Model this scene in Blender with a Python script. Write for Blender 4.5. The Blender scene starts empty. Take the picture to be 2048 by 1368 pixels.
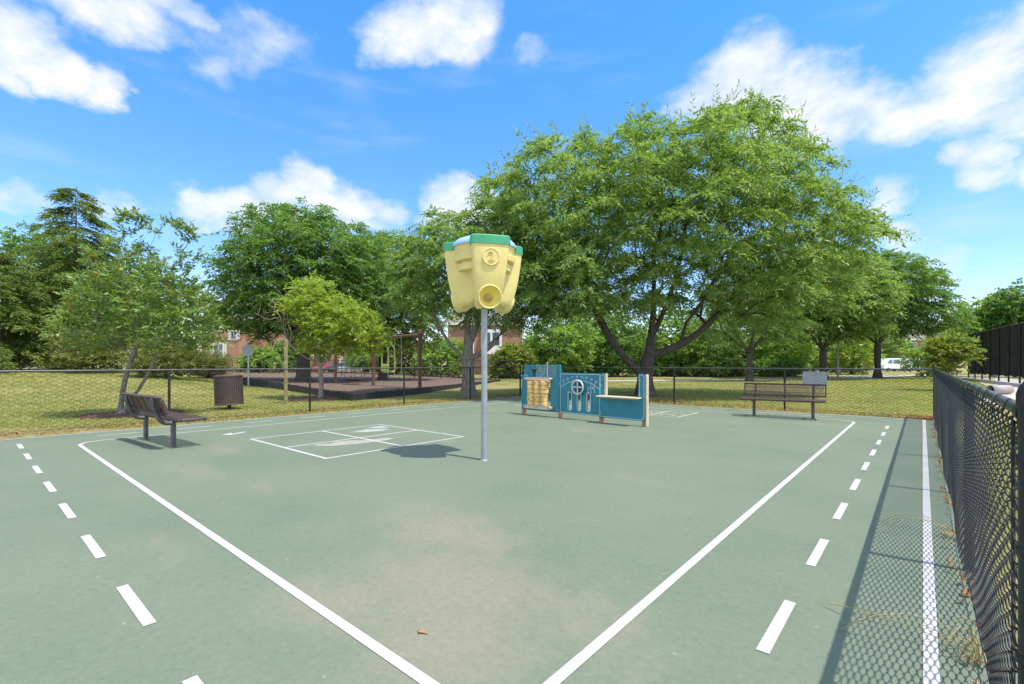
import bpy, bmesh, math, random
import numpy as np
from mathutils import Vector, Matrix
R = math.radians
A = math.atan(821/952)            # camera heading: the court's long axis is world +Y
CA, SA = math.cos(A), math.sin(A)
F = 952/2048*36.0                 # focal length in mm on a 36 mm sensor
HC = 1.37                         # eye height
C = bpy.context.scene.collection

# ------------------------------------------------------------------ helpers
def P(u, d):
    """ground point seen at column u of the photograph (2048 wide) at depth d, in metres"""
    xc = (u-1024)/952*d
    return (xc*CA-d*SA, xc*SA+d*CA)
def zat(v, d):
    return HC-(v-727)*d/952
def sstep(a, b, x):
    t = np.clip((x-a)/(b-a), 0, 1); return t*t*(3-2*t)
def gz(x, y):
    """height of the lawn"""
    x = np.asarray(x, float); y = np.asarray(y, float)
    r = sstep(-17, -40, x)*(1-sstep(6.5, 12, y))*0.95 + sstep(-30, -60, x)*sstep(6, 12, y)*0.3
    w = 0.03*np.sin(x*0.5+1.3)*np.sin(y*0.43)*(1-sstep(-13.5, -16, -np.abs(x+6.3)-6.3))
    return r - 0.02 + 0*w

class MB:
    def __init__(s): s.v = []; s.f = []; s.sm = []
    def add(s, vs, fs, smooth=False):
        o = len(s.v); s.v += [tuple(map(float, q)) for q in vs]
        for f in fs: s.f.append(tuple(i+o for i in f)); s.sm.append(smooth)
    def box(s, c, d, rz=0, bev=0.0, M=None):
        x, y, z = d[0]/2, d[1]/2, d[2]/2
        b = min(bev, x*.9, y*.9, z*.9)
        if b <= 0:
            vs = [(i*x, j*y, k*z) for k in (-1, 1) for j in (-1, 1) for i in (-1, 1)]
            fs = [(0, 2, 3, 1), (4, 5, 7, 6), (0, 1, 5, 4), (2, 6, 7, 3), (0, 4, 6, 2), (1, 3, 7, 5)]
        else:
            def ring(zz, ins):
                a, e = x-ins, y-ins
                return [(-a+b, -e, zz), (a-b, -e, zz), (a, -e+b, zz), (a, e-b, zz), (a-b, e, zz), (-a+b, e, zz), (-a, e-b, zz), (-a, -e+b, zz)]
            vs = ring(-z, b*.7)+ring(-z+b, 0)+ring(z-b, 0)+ring(z, b*.7)
            fs = [tuple(range(7, -1, -1)), tuple(range(24, 32))]
            for l in range(3):
                for i in range(8):
                    j = (i+1) % 8; fs.append((l*8+i, l*8+j, l*8+8+j, l*8+8+i))
        m = Matrix.Translation(Vector(c)) @ (Matrix.Rotation(rz, 4, 'Z') if M is None else M.to_4x4())
        s.add([m @ Vector(q) for q in vs], fs)
    def tube(s, pts, r, n=8, caps=True, smooth=True, flat=None):
        pts = [Vector(p) for p in pts]; k = len(pts)
        rs = r if hasattr(r, '__len__') else [r]*k
        vs = []; fs = []; up = None
        for i, p in enumerate(pts):
            t = (pts[min(i+1, k-1)]-pts[max(i-1, 0)])
            t = t.normalized() if t.length > 1e-9 else Vector((0, 0, 1))
            if up is None:
                up = Vector((0, 0, 1)) if abs(t.z) < .9 else Vector((1, 0, 0))
            a = up-t*up.dot(t)
            if a.length < 1e-6: a = t.orthogonal()
            a.normalize(); up = a; b = t.cross(a)
            for j in range(n):
                q = 2*math.pi*(j+.5)/n
                vs.append(p+(a*math.cos(q)+b*math.sin(q))*rs[i])
        for i in range(k-1):
            for j in range(n):
                e = (j+1) % n; fs.append((i*n+j, i*n+e, i*n+n+e, i*n+n+j))
        s.add(vs, fs, smooth)
        if caps:
            s.add(vs[:n], [tuple(range(n-1, -1, -1))]); s.add(vs[-n:], [tuple(range(n))])
    def lathe(s, prof, n=32, c=(0, 0, 0), smooth=True, a0=0, a1=2*math.pi):
        full = abs(a1-a0-2*math.pi) < 1e-6; m = n if full else n+1
        vs = []; fs = []
        for (r, z) in prof:
            for j in range(m):
                q = a0+(a1-a0)*j/n; vs.append((c[0]+r*math.cos(q), c[1]+r*math.sin(q), c[2]+z))
        for i in range(len(prof)-1):
            for j in range(n):
                e = (j+1) % m; fs.append((i*m+j, i*m+e, i*m+m+e, i*m+m+j))
        s.add(vs, fs, smooth)
    def prism(s, poly, thick, M=None, bev=0.0):
        """poly in local XZ, extruded along +Y by thick, front face at y=0"""
        n = len(poly); M = M or Matrix.Identity(4)
        vs = [M @ Vector((x, 0, z)) for x, z in poly]+[M @ Vector((x, thick, z)) for x, z in poly]
        fs = [tuple(range(n)), tuple(range(2*n-1, n-1, -1))]
        for i in range(n):
            e = (i+1) % n; fs.append((i, i+n, e+n, e))
        s.add(vs, fs)
    def sheet(s, poly, z):
        s.add([(x, y, z) for x, y in poly], [tuple(range(len(poly)))])
    def build(s, name, mat, parent=None, loc=(0, 0, 0)):
        me = bpy.data.meshes.new(name); me.from_pydata(s.v, [], s.f)
        me.polygons.foreach_set('use_smooth', s.sm); me.update()
        me.materials.append(mat)
        return link(name, me, parent, loc)
def link(name, me, parent=None, loc=(0, 0, 0)):
    o = bpy.data.objects.new(name, me); C.objects.link(o); o.location = loc
    if parent: o.parent = parent
    return o
def quads(name, V, mat, parent=None, n=4, smooth=False):
    """V: (k*n,3) array, every n verts one face"""
    V = np.ascontiguousarray(V, np.float32); k = len(V)//n
    me = bpy.data.meshes.new(name); me.vertices.add(k*n); me.vertices.foreach_set('co', V.ravel())
    me.loops.add(k*n); me.loops.foreach_set('vertex_index', np.arange(k*n, dtype=np.int32))
    me.polygons.add(k); me.polygons.foreach_set('loop_start', np.arange(0, k*n, n, dtype=np.int32))
    me.polygons.foreach_set('loop_total', np.full(k, n, np.int32)); me.update(calc_edges=True)
    me.materials.append(mat)
    return link(name, me, parent)
def arrmesh(name, V, Fq, mat, parent=None, smooth=True):
    V = np.ascontiguousarray(V, np.float32); Fq = np.ascontiguousarray(Fq, np.int32); k, n = Fq.shape
    me = bpy.data.meshes.new(name); me.vertices.add(len(V)); me.vertices.foreach_set('co', V.ravel())
    me.loops.add(k*n); me.loops.foreach_set('vertex_index', Fq.ravel())
    me.polygons.add(k); me.polygons.foreach_set('loop_start', np.arange(0, k*n, n, dtype=np.int32))
    me.polygons.foreach_set('loop_total', np.full(k, n, np.int32))
    me.polygons.foreach_set('use_smooth', np.full(k, smooth, bool)); me.update(calc_edges=True)
    me.materials.append(mat)
    return link(name, me, parent)
def tag(o, label, cat, group=None, kind=None):
    o['label'] = label; o['category'] = cat
    if group: o['group'] = group
    if kind: o['kind'] = kind
    return o
def thing(name, label, cat, loc=(0, 0, 0), rz=0, group=None):
    o = bpy.data.objects.new(name, None); C.objects.link(o); o.location = loc; o.rotation_euler = (0, 0, rz)
    o.empty_display_size = .2
    return tag(o, label, cat, group)
def struct(o, label=None):
    o['kind'] = 'structure'
    if label: o['label'] = label
    return o
def dup(root, loc, rz, label):
    r = root.copy(); C.objects.link(r); r.location = loc; r.rotation_euler = (0, 0, rz); r['label'] = label
    for ch in list(root.children):
        c = ch.copy(); C.objects.link(c); c.parent = r
        for g in list(ch.children):
            d = g.copy(); C.objects.link(d); d.parent = c
    return r
def text_mesh(txt, size, mat, name, parent, M, ext=0.002):
    cu = bpy.data.curves.new('lettering', 'FONT'); cu.body = txt; cu.size = size; cu.extrude = ext
    cu.align_x = 'CENTER'; cu.align_y = 'CENTER'
    t = bpy.data.objects.new('lettering', cu); C.objects.link(t)
    me = bpy.data.meshes.new_from_object(t.evaluated_get(bpy.context.evaluated_depsgraph_get()))
    bpy.data.objects.remove(t); bpy.data.curves.remove(cu)
    me.transform(M); me.materials.clear(); me.materials.append(mat)
    return link(name, me, parent)
FACE = Matrix(((1, 0, 0, 0), (0, 0, -1, 0), (0, 1, 0, 0), (0, 0, 0, 1)))   # text plane standing up, reading from -Y

# ------------------------------------------------------------------ materials
def nodes(name):
    m = bpy.data.materials.new(name); m.use_nodes = True
    nt = m.node_tree; return m, nt, nt.nodes['Principled BSDF']
def N(nt, t, **k):
    n = nt.nodes.new(t)
    for a, b in k.items(): setattr(n, a, b)
    return n
def L(nt, a, b): nt.links.new(a, b)
def noise(nt, vec, scale, detail=4, rough=.55):
    n = N(nt, 'ShaderNodeTexNoise'); n.inputs['Scale'].default_value = scale
    n.inputs['Detail'].default_value = detail; n.inputs['Roughness'].default_value = rough
    if vec is not None: L(nt, vec, n.inputs['Vector'])
    return n.outputs['Fac']
def ramp(nt, fac, stops):
    n = N(nt, 'ShaderNodeValToRGB'); L(nt, fac, n.inputs['Fac']); e = n.color_ramp.elements
    while len(e) < len(stops): e.new(.5)
    for i, (p, c) in enumerate(stops):
        e[i].position = p; e[i].color = (*c, 1) if hasattr(c, '__len__') else (c, c, c, 1)
    return n.outputs['Color']
def mixc(nt, fac, a, b, mode='MIX'):
    n = N(nt, 'ShaderNodeMix', data_type='RGBA', blend_type=mode)
    for k, v in ((0, fac), (6, a), (7, b)):
        if hasattr(v, 'is_output') or isinstance(v, bpy.types.NodeSocket): L(nt, v, n.inputs[k])
        else: n.inputs[k].default_value = v if k == 0 else (*v, 1)
    return n.outputs[2]
def math_(nt, op, a, b=None, clamp=False):
    n = N(nt, 'ShaderNodeMath', operation=op); n.use_clamp = clamp
    for k, v in ((0, a), (1, b)):
        if v is None: continue
        if isinstance(v, bpy.types.NodeSocket): L(nt, v, n.inputs[k])
        else: n.inputs[k].default_value = v
    return n.outputs[0]
def mul(c, k): return tuple(min(1, x*k) for x in c)
def plain(name, col, rough=.5, metal=0, var=.12, scale=6, bump=0.0, bscale=80, spec=.5, dirt=None):
    m, nt, b = nodes(name); tc = N(nt, 'ShaderNodeTexCoord').outputs['Object']
    c = ramp(nt, noise(nt, tc, scale), [(.3, mul(col, 1-var)), (.7, mul(col, 1+var))])
    if dirt:
        c = mixc(nt, ramp(nt, noise(nt, tc, scale*2.3, 6, .7), [(.5, 0.0), (.72, 1.0)]), c, dirt)
    L(nt, c, b.inputs['Base Color'])
    b.inputs['Metallic'].default_value = metal
    L(nt, ramp(nt, noise(nt, tc, scale*4), [(.3, max(0, rough-.08)), (.7, min(1, rough+.08))]), b.inputs['Roughness'])
    b.inputs['Specular IOR Level'].default_value = spec
    if bump:
        bp = N(nt, 'ShaderNodeBump'); bp.inputs['Strength'].default_value = bump; bp.inputs['Distance'].default_value = .01
        L(nt, noise(nt, tc, bscale, 3), bp.inputs['Height']); L(nt, bp.outputs[0], b.inputs['Normal'])
    return m
def leaf(name, cols, trans=.35, rough=.55, patch=None, nsc=.8, nw=.4):
    m, nt, b = nodes(name); g = N(nt, 'ShaderNodeNewGeometry'); tc = N(nt, 'ShaderNodeTexCoord').outputs['Object']
    f = math_(nt, 'ADD', math_(nt, 'MULTIPLY', g.outputs['Random Per Island'], 1-nw), math_(nt, 'MULTIPLY', noise(nt, tc, nsc, 4), nw))
    k = len(cols); c = ramp(nt, f, [(.15+.7*i/(k-1), q) for i, q in enumerate(cols)])
    if patch:
        c = mixc(nt, ramp(nt, noise(nt, tc, 1.9, 2), [(patch[0], 0.0), (patch[0]+.06, 1.0)]), c, patch[1])
    L(nt, c, b.inputs['Base Color']); b.inputs['Roughness'].default_value = rough
    b.inputs['Specular IOR Level'].default_value = .5
    t = N(nt, 'ShaderNodeBsdfTranslucent'); L(nt, mixc(nt, 1.0, c, (1.45, 1.5, .55), 'MULTIPLY'), t.inputs['Color'])
    mx = N(nt, 'ShaderNodeMixShader'); mx.inputs[0].default_value = min(.55, trans*1.2)
    L(nt, b.outputs[0], mx.inputs[1]); L(nt, t.outputs[0], mx.inputs[2])
    L(nt, mx.outputs[0], nt.nodes['Material Output'].inputs['Surface'])
    return m
def bark(name, a, b_):
    m, nt, b = nodes(name); tc = N(nt, 'ShaderNodeTexCoord').outputs['Object']
    mp = N(nt, 'ShaderNodeMapping'); mp.inputs['Scale'].default_value = (1, 1, .18); L(nt, tc, mp.inputs[0])
    n = noise(nt, mp.outputs[0], 22, 6, .65)
    L(nt, ramp(nt, n, [(.35, a), (.65, b_)]), b.inputs['Base Color']); b.inputs['Roughness'].default_value = .9
    bp = N(nt, 'ShaderNodeBump'); bp.inputs['Strength'].default_value = .9; bp.inputs['Distance'].default_value = .03
    L(nt, n, bp.inputs['Height']); L(nt, bp.outputs[0], b.inputs['Normal'])
    return m

M = {}
M['black_vinyl'] = plain('black_vinyl', (.030, .0285, .027), .45, var=.3, scale=9, spec=.3)
M['rail_paint'] = plain('rail_paint', (.058, .056, .054), .38, var=.3, scale=14, spec=.5, dirt=(.16, .16, .155))
M['bench_brown'] = plain('bench_brown', (.090, .058, .046), .5, var=.2, scale=7, spec=.4)
M['bench_pipe'] = plain('bench_pipe', (.082, .078, .082), .42, var=.25, scale=8, dirt=(.16, .13, .11))
M['yellow_plastic'] = plain('yellow_plastic', (.84, .68, .255), .42, var=.05, scale=3, dirt=(.74, .58, .28), spec=.35)
M['yellow_inside_lit'] = plain('yellow_inside_lit', (.93, .78, .22), .5, var=.08, scale=6, dirt=(.85, .62, .10))  # brighter than the shell: light through thin plastic is put into the colour
M['green_plastic'] = plain('green_plastic', (.05, .33, .16), .4, var=.12, scale=5)
M['blue_plastic'] = plain('blue_plastic', (.36, .55, .80), .4, var=.1, scale=5)
M['galvanised'] = plain('galvanised', (.36, .38, .40), .45, metal=.35, var=.12, scale=10, bump=.05)
M['teal'] = plain('teal', (.018, .195, .258), .42, var=.14, scale=4, bump=.06, bscale=160, dirt=(.045, .19, .27))
M['teal_edge'] = plain('teal_edge', (.42, .56, .62), .5, var=.1)
M['tan_plastic'] = plain('tan_plastic', (.62, .50, .34), .55, var=.1, scale=5)
M['wood'] = plain('wood', (.38, .24, .13), .75, var=.3, scale=12, bump=.2)
M['drum_yellow'] = plain('drum_yellow', (.82, .54, .19), .5, var=.08, scale=7)
M['engraving'] = plain('engraving', (.60, .68, .70), .5, var=.12, scale=25)
M['wheel_grey'] = plain('wheel_grey', (.52, .55, .52), .45, var=.1)
M['coral'] = plain('coral', (.70, .34, .22), .55, var=.12)
M['ink'] = plain('ink', (.03, .03, .03), .6)
M['purple_ink'] = plain('purple_ink', (.25, .1, .4), .6)
M['bin_brown'] = plain('bin_brown', (.075, .052, .046), .55, var=.25, scale=5)
M['swing_brown'] = plain('swing_brown', (.17, .075, .042), .55, var=.15)
M['lime'] = plain('lime', (.38, .52, .12), .45)
M['chain'] = plain('chain', (.40, .42, .42), .4, metal=.6)
M['border_black'] = plain('border_black', (.022, .022, .024), .65, var=.3, scale=3, bump=.4, bscale=25)
M['screen'] = plain('windscreen_fabric', (.016, .016, .018), .85, var=.35, scale=1.2, bump=.3, bscale=60)
M['sign_grey'] = plain('sign_grey', (.42, .44, .45), .5, metal=.2, var=.08)
M['white_paint'] = plain('white_trim', (.75, .75, .73), .5, var=.05)
M['roof'] = plain('roof_shingle', (.22, .19, .165), .85, var=.25, scale=3)
M['glass'] = plain('window_glass', (.10, .13, .16), .08, var=.2, spec=.8)
M['concrete'] = plain('concrete', (.48, .43, .36), .85, var=.12, scale=1.5)
M['asphalt'] = plain('asphalt', (.16, .16, .165), .9, var=.2, scale=2)
M['stake'] = plain('weathered_stake', (.33, .25, .12), .85, var=.3, scale=8)
M['yellow_sign'] = plain('yellow_sign', (.85, .80, .02), .5)
M['tyre'] = plain('tyre', (.02, .02, .02), .8)
M['pipe_pink'] = plain('pipe_pink', (.40, .34, .34), .6, var=.12)
M['rust'] = plain('rust', (.20, .08, .05), .8, var=.3)
for k, c in dict(red=(.26, .03, .03), white=(.80, .80, .80), silver=(.42, .44, .46), navy=(.03, .04, .07), tan=(.45, .38, .28)).items():
    M['car_'+k] = plain('car_'+k, c, .25, var=.05, spec=.7)
def brick():
    m, nt, b = nodes('brick_wall'); tc = N(nt, 'ShaderNodeTexCoord').outputs['Object']
    mp = N(nt, 'ShaderNodeMapping'); mp.inputs['Rotation'].default_value = (R(90), 0, 0); L(nt, tc, mp.inputs[0])
    t = N(nt, 'ShaderNodeTexBrick'); L(nt, mp.outputs[0], t.inputs['Vector']); t.inputs['Scale'].default_value = 4.2
    t.inputs['Color1'].default_value = (.33, .16, .10, 1); t.inputs['Color2'].default_value = (.40, .21, .135, 1)
    t.inputs['Mortar'].default_value = (.42, .36, .30, 1); t.inputs['Mortar Size'].default_value = .012
    L(nt, mixc(nt, .25, t.outputs['Color'], ramp(nt, noise(nt, tc, .9, 5), [(.3, (.25, .10, .06)), (.7, (.42, .20, .12))])), b.inputs['Base Color'])
    b.inputs['Roughness'].default_value = .9
    return m
M['brick'] = brick()

def court_mat():
    m, nt, b = nodes('court_surface'); tc = N(nt, 'ShaderNodeTexCoord').outputs['Object']
    n1 = noise(nt, tc, .55, 5, .6); n2 = noise(nt, tc, 6, 4); n3 = noise(nt, tc, 260, 2)
    c = ramp(nt, n1, [(.32, (.134, .172, .119)), (.5, (.155, .190, .132)), (.68, (.172, .200, .140))])
    c = mixc(nt, ramp(nt, n2, [(.35, 0.0), (.75, .30)]), c, (.170, .200, .150))
    # worn tan areas where the coating has dulled
    sp = N(nt, 'ShaderNodeSeparateXYZ'); L(nt, tc, sp.inputs[0])
    wn = noise(nt, tc, 1.15, 6, .62); wn2 = noise(nt, tc, 4.5, 5, .7)
    acc = None
    for (cx, cy, rx, ry, k) in [(-2.15, 2.05, 1.25, .75, 1.0), (-2.9, 2.6, .95, .62, .95), (-1.7, 1.75, .55, .8, .9), (-2.55, 1.45, .6, .45, .8), (-6.9, 1.95, 1.0, .35, .62), (-5.6, 2.2, .6, .28, .55),
                             (-8.4, 2.75, 1.1, .25, .6), (-2.6, 5.2, .8, .25, .5), (-2.0, 12.6, 1.4, .4, .7), (-3.9, 11.7, .9, .25, .6), (-5.2, 8.3, .9, .3, .45), (-6.4, 5.6, .35, .25, .5), (-.25, 1.9, .35, .6, .8), (-4.5, 1.0, .7, .25, .5)]:
        dx = math_(nt, 'MULTIPLY', math_(nt, 'SUBTRACT', sp.outputs[0], cx), 1/rx); dy = math_(nt, 'MULTIPLY', math_(nt, 'SUBTRACT', sp.outputs[1], cy), 1/ry)
        q = math_(nt, 'SQRT', math_(nt, 'ADD', math_(nt, 'MULTIPLY', dx, dx), math_(nt, 'MULTIPLY', dy, dy)))
        q = math_(nt, 'MULTIPLY', math_(nt, 'SUBTRACT', 1.25, q), k)
        acc = q if acc is None else math_(nt, 'MAXIMUM', acc, q)
    w = math_(nt, 'ADD', acc, math_(nt, 'ADD', math_(nt, 'MULTIPLY', math_(nt, 'SUBTRACT', wn, .5), 1.7), math_(nt, 'MULTIPLY', math_(nt, 'SUBTRACT', wn2, .5), .9)))
    wf = N(nt, 'ShaderNodeMapRange', interpolation_type='SMOOTHSTEP'); L(nt, w, wf.inputs[0])
    for i, v in ((1, .1), (2, 1.15), (3, 0), (4, .78)): wf.inputs[i].default_value = v
    c = mixc(nt, wf.outputs[0], c, (.245, .222, .165))
    # small pale scuffs and dark specks
    v = N(nt, 'ShaderNodeTexVoronoi'); v.inputs['Scale'].default_value = 3.1
    mp = N(nt, 'ShaderNodeMapping'); mp.inputs['Scale'].default_value = (1, 2.2, 1); mp.inputs['Rotation'].default_value = (0, 0, .6); L(nt, tc, mp.inputs[0]); L(nt, mp.outputs[0], v.inputs['Vector'])
    sc = ramp(nt, math_(nt, 'ADD', v.outputs['Distance'], math_(nt, 'MULTIPLY', noise(nt, tc, 30, 3), .08)), [(.07, .5), (.10, 0.0)])
    c = mixc(nt, sc, c, (.33, .33, .27))
    c = mixc(nt, 1.0, c, ramp(nt, noise(nt, tc, 22, 8, .8), [(.3, .84), (.7, 1.14)]), 'MULTIPLY')
    c = mixc(nt, 1.0, c, ramp(nt, n3, [(.25, .80), (.75, 1.18)]), 'MULTIPLY')
    L(nt, c, b.inputs['Base Color']); b.inputs['Roughness'].default_value = .82; b.inputs['Specular IOR Level'].default_value = .25
    bp = N(nt, 'ShaderNodeBump'); bp.inputs['Strength'].default_value = .35; bp.inputs['Distance'].default_value = .004
    L(nt, n3, bp.inputs['Height']); L(nt, bp.outputs[0], b.inputs['Normal'])
    return m
M['court'] = court_mat()
def line_mat(name, col, wear):
    m, nt, b = nodes(name); tc = N(nt, 'ShaderNodeTexCoord').outputs['Object']
    f = ramp(nt, noise(nt, tc, 9, 8, .75), [(wear, 0.0), (wear+.12, .55)])
    c = mixc(nt, f, col, (.24, .27, .21))
    c = mixc(nt, 1.0, c, ramp(nt, noise(nt, tc, 3, 5, .7), [(.3, .86), (.7, 1.08)]), 'MULTIPLY')
    c = mixc(nt, 1.0, c, ramp(nt, noise(nt, tc, 260, 2), [(.25, .93), (.75, 1.04)]), 'MULTIPLY')
    L(nt, c, b.inputs['Base Color']); b.inputs['Roughness'].default_value = .75
    return m
M['line'] = line_mat('line_paint', (.50, .485, .465), .57)
M['faded'] = line_mat('faded_paint', (.34, .33, .27), .5)
M['faded_blue'] = line_mat('faded_pale_paint', (.36, .40, .36), .5)
def lawn_mat():
    m, nt, b = nodes('lawn'); tc = N(nt, 'ShaderNodeTexCoord').outputs['Object']
    n1 = noise(nt, tc, .35, 4, .6); n2 = noise(nt, tc, 2.2, 5, .65); n3 = noise(nt, tc, 45, 3, .7)
    c = ramp(nt, math_(nt, 'ADD', math_(nt, 'MULTIPLY', n1, .6), math_(nt, 'MULTIPLY', n2, .4)),
             [(.36, (.16, .18, .045)), (.45, (.27, .25, .085)), (.55, (.37, .315, .13)), (.66, (.44, .37, .18))])
    c = mixc(nt, 1.0, c, ramp(nt, n3, [(.25, .65), (.75, 1.25)]), 'MULTIPLY')
    L(nt, c, b.inputs['Base Color']); b.inputs['Roughness'].default_value = .95; b.inputs['Specular IOR Level'].default_value = .1
    bp = N(nt, 'ShaderNodeBump'); bp.inputs['Strength'].default_value = .8; bp.inputs['Distance'].default_value = .05
    L(nt, n3, bp.inputs['Height']); L(nt, bp.outputs[0], b.inputs['Normal'])
    return m
M['lawn'] = lawn_mat()
def mulch_mat(name, a, b_, c_):
    m, nt, b = nodes(name); tc = N(nt, 'ShaderNodeTexCoord').outputs['Object']
    n = noise(nt, tc, 28, 5, .7)
    L(nt, ramp(nt, n, [(.3, a), (.5, b_), (.7, c_)]), b.inputs['Base Color']); b.inputs['Roughness'].default_value = .95
    bp = N(nt, 'ShaderNodeBump'); bp.inputs['Strength'].default_value = 1; bp.inputs['Distance'].default_value = .05
    L(nt, n, bp.inputs['Height']); L(nt, bp.outputs[0], b.inputs['Normal'])
    return m
M['mulch'] = mulch_mat('mulch', (.06, .025, .02), (.14, .065, .045), (.24, .13, .09))
M['woodchip'] = mulch_mat('woodchip', (.09, .055, .04), (.19, .12, .085), (.27, .18, .13))
M['litter'] = leaf('dry_leaf', [(.16, .07, .03), (.30, .15, .06), (.42, .26, .12), (.36, .16, .06)], .15, .8)
M['blade'] = leaf('grass_blade', [(0.107, 0.168, 0.03), (0.213, 0.268, 0.07), (0.388, 0.389, 0.13), (0.504, 0.473, 0.21)], .35, .7, None, .55, .68)
M['locust_leaf'] = leaf('locust_leaf', [(0.089, 0.181, 0.052), (0.163, 0.276, 0.083), (0.254, 0.354, 0.112), (0.336, 0.387, 0.155)], .42, .5)
M['locust_dark'] = leaf('locust_leaf_dark', [(0.061, 0.144, 0.035), (0.108, 0.217, 0.058), (0.169, 0.284, 0.076), (0.228, 0.318, 0.097)], .40, .5)
M['lime_leaf'] = leaf('lime_leaf', [(0.139, 0.239, 0.033), (0.235, 0.343, 0.05), (0.333, 0.403, 0.075), (0.416, 0.403, 0.099)], .4, .5)
M['magnolia_leaf'] = leaf('magnolia_leaf', [(0.075, 0.156, 0.034), (0.148, 0.248, 0.055), (0.222, 0.31, 0.078), (0.312, 0.365, 0.13)], .28, .35, (.665, (.42, .20, .06)))
M['bright_leaf'] = leaf('bright_leaf', [(0.097, 0.21, 0.046), (0.177, 0.316, 0.068), (0.276, 0.394, 0.095), (0.356, 0.439, 0.128)], .4, .5)
M['yellow_leaf'] = leaf('yellow_leaf', [(0.088, 0.161, 0.033), (0.143, 0.218, 0.039), (0.22, 0.265, 0.05), (0.374, 0.322, 0.066)], .4, .5)
M['hemlock'] = leaf('hemlock_needle', [(0.062, 0.122, 0.029), (0.112, 0.181, 0.034), (0.175, 0.232, 0.044), (0.246, 0.263, 0.056)], .25, .6)
M['juniper'] = leaf('juniper_leaf', [(0.08, 0.133, 0.033), (0.147, 0.186, 0.05), (0.228, 0.24, 0.066), (0.295, 0.267, 0.099)], .3, .6)
M['purple_leaf'] = leaf('purple_leaf', [(.035, .018, .02), (.07, .035, .03), (.11, .06, .045), (.12, .09, .05)], .3, .5)
M['bark_dark'] = bark('bark_dark', (.045, .036, .030), (.125, .105, .088))
M['bark_grey'] = bark('bark_grey', (.12, .10, .085), (.30, .27, .235))
M['bark_pale'] = bark('bark_pale', (.20, .15, .11), (.44, .37, .30))

# ------------------------------------------------------------------ camera, sun, sky
cam = bpy.data.cameras.new('camera'); co = bpy.data.objects.new('camera', cam); C.objects.link(co)
co.location = (0, 0, HC); co.rotation_euler = (R(90), 0, A); cam.lens = F; cam.sensor_width = 36
cam.shift_y = 43/2048; cam.clip_start = .05; cam.clip_end = 2000
bpy.context.scene.camera = co
S = Vector((.447, .04, 1)).normalized()
sun = bpy.data.lights.new('sun', 'SUN'); sun.energy = 3.2; sun.angle = R(.53); sun.color = (1, .95, .85)
so = bpy.data.objects.new('sun', sun); C.objects.link(so); so.rotation_euler = (-S).to_track_quat('-Z', 'Y').to_euler(); so.location = (10, 0, 30)

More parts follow.
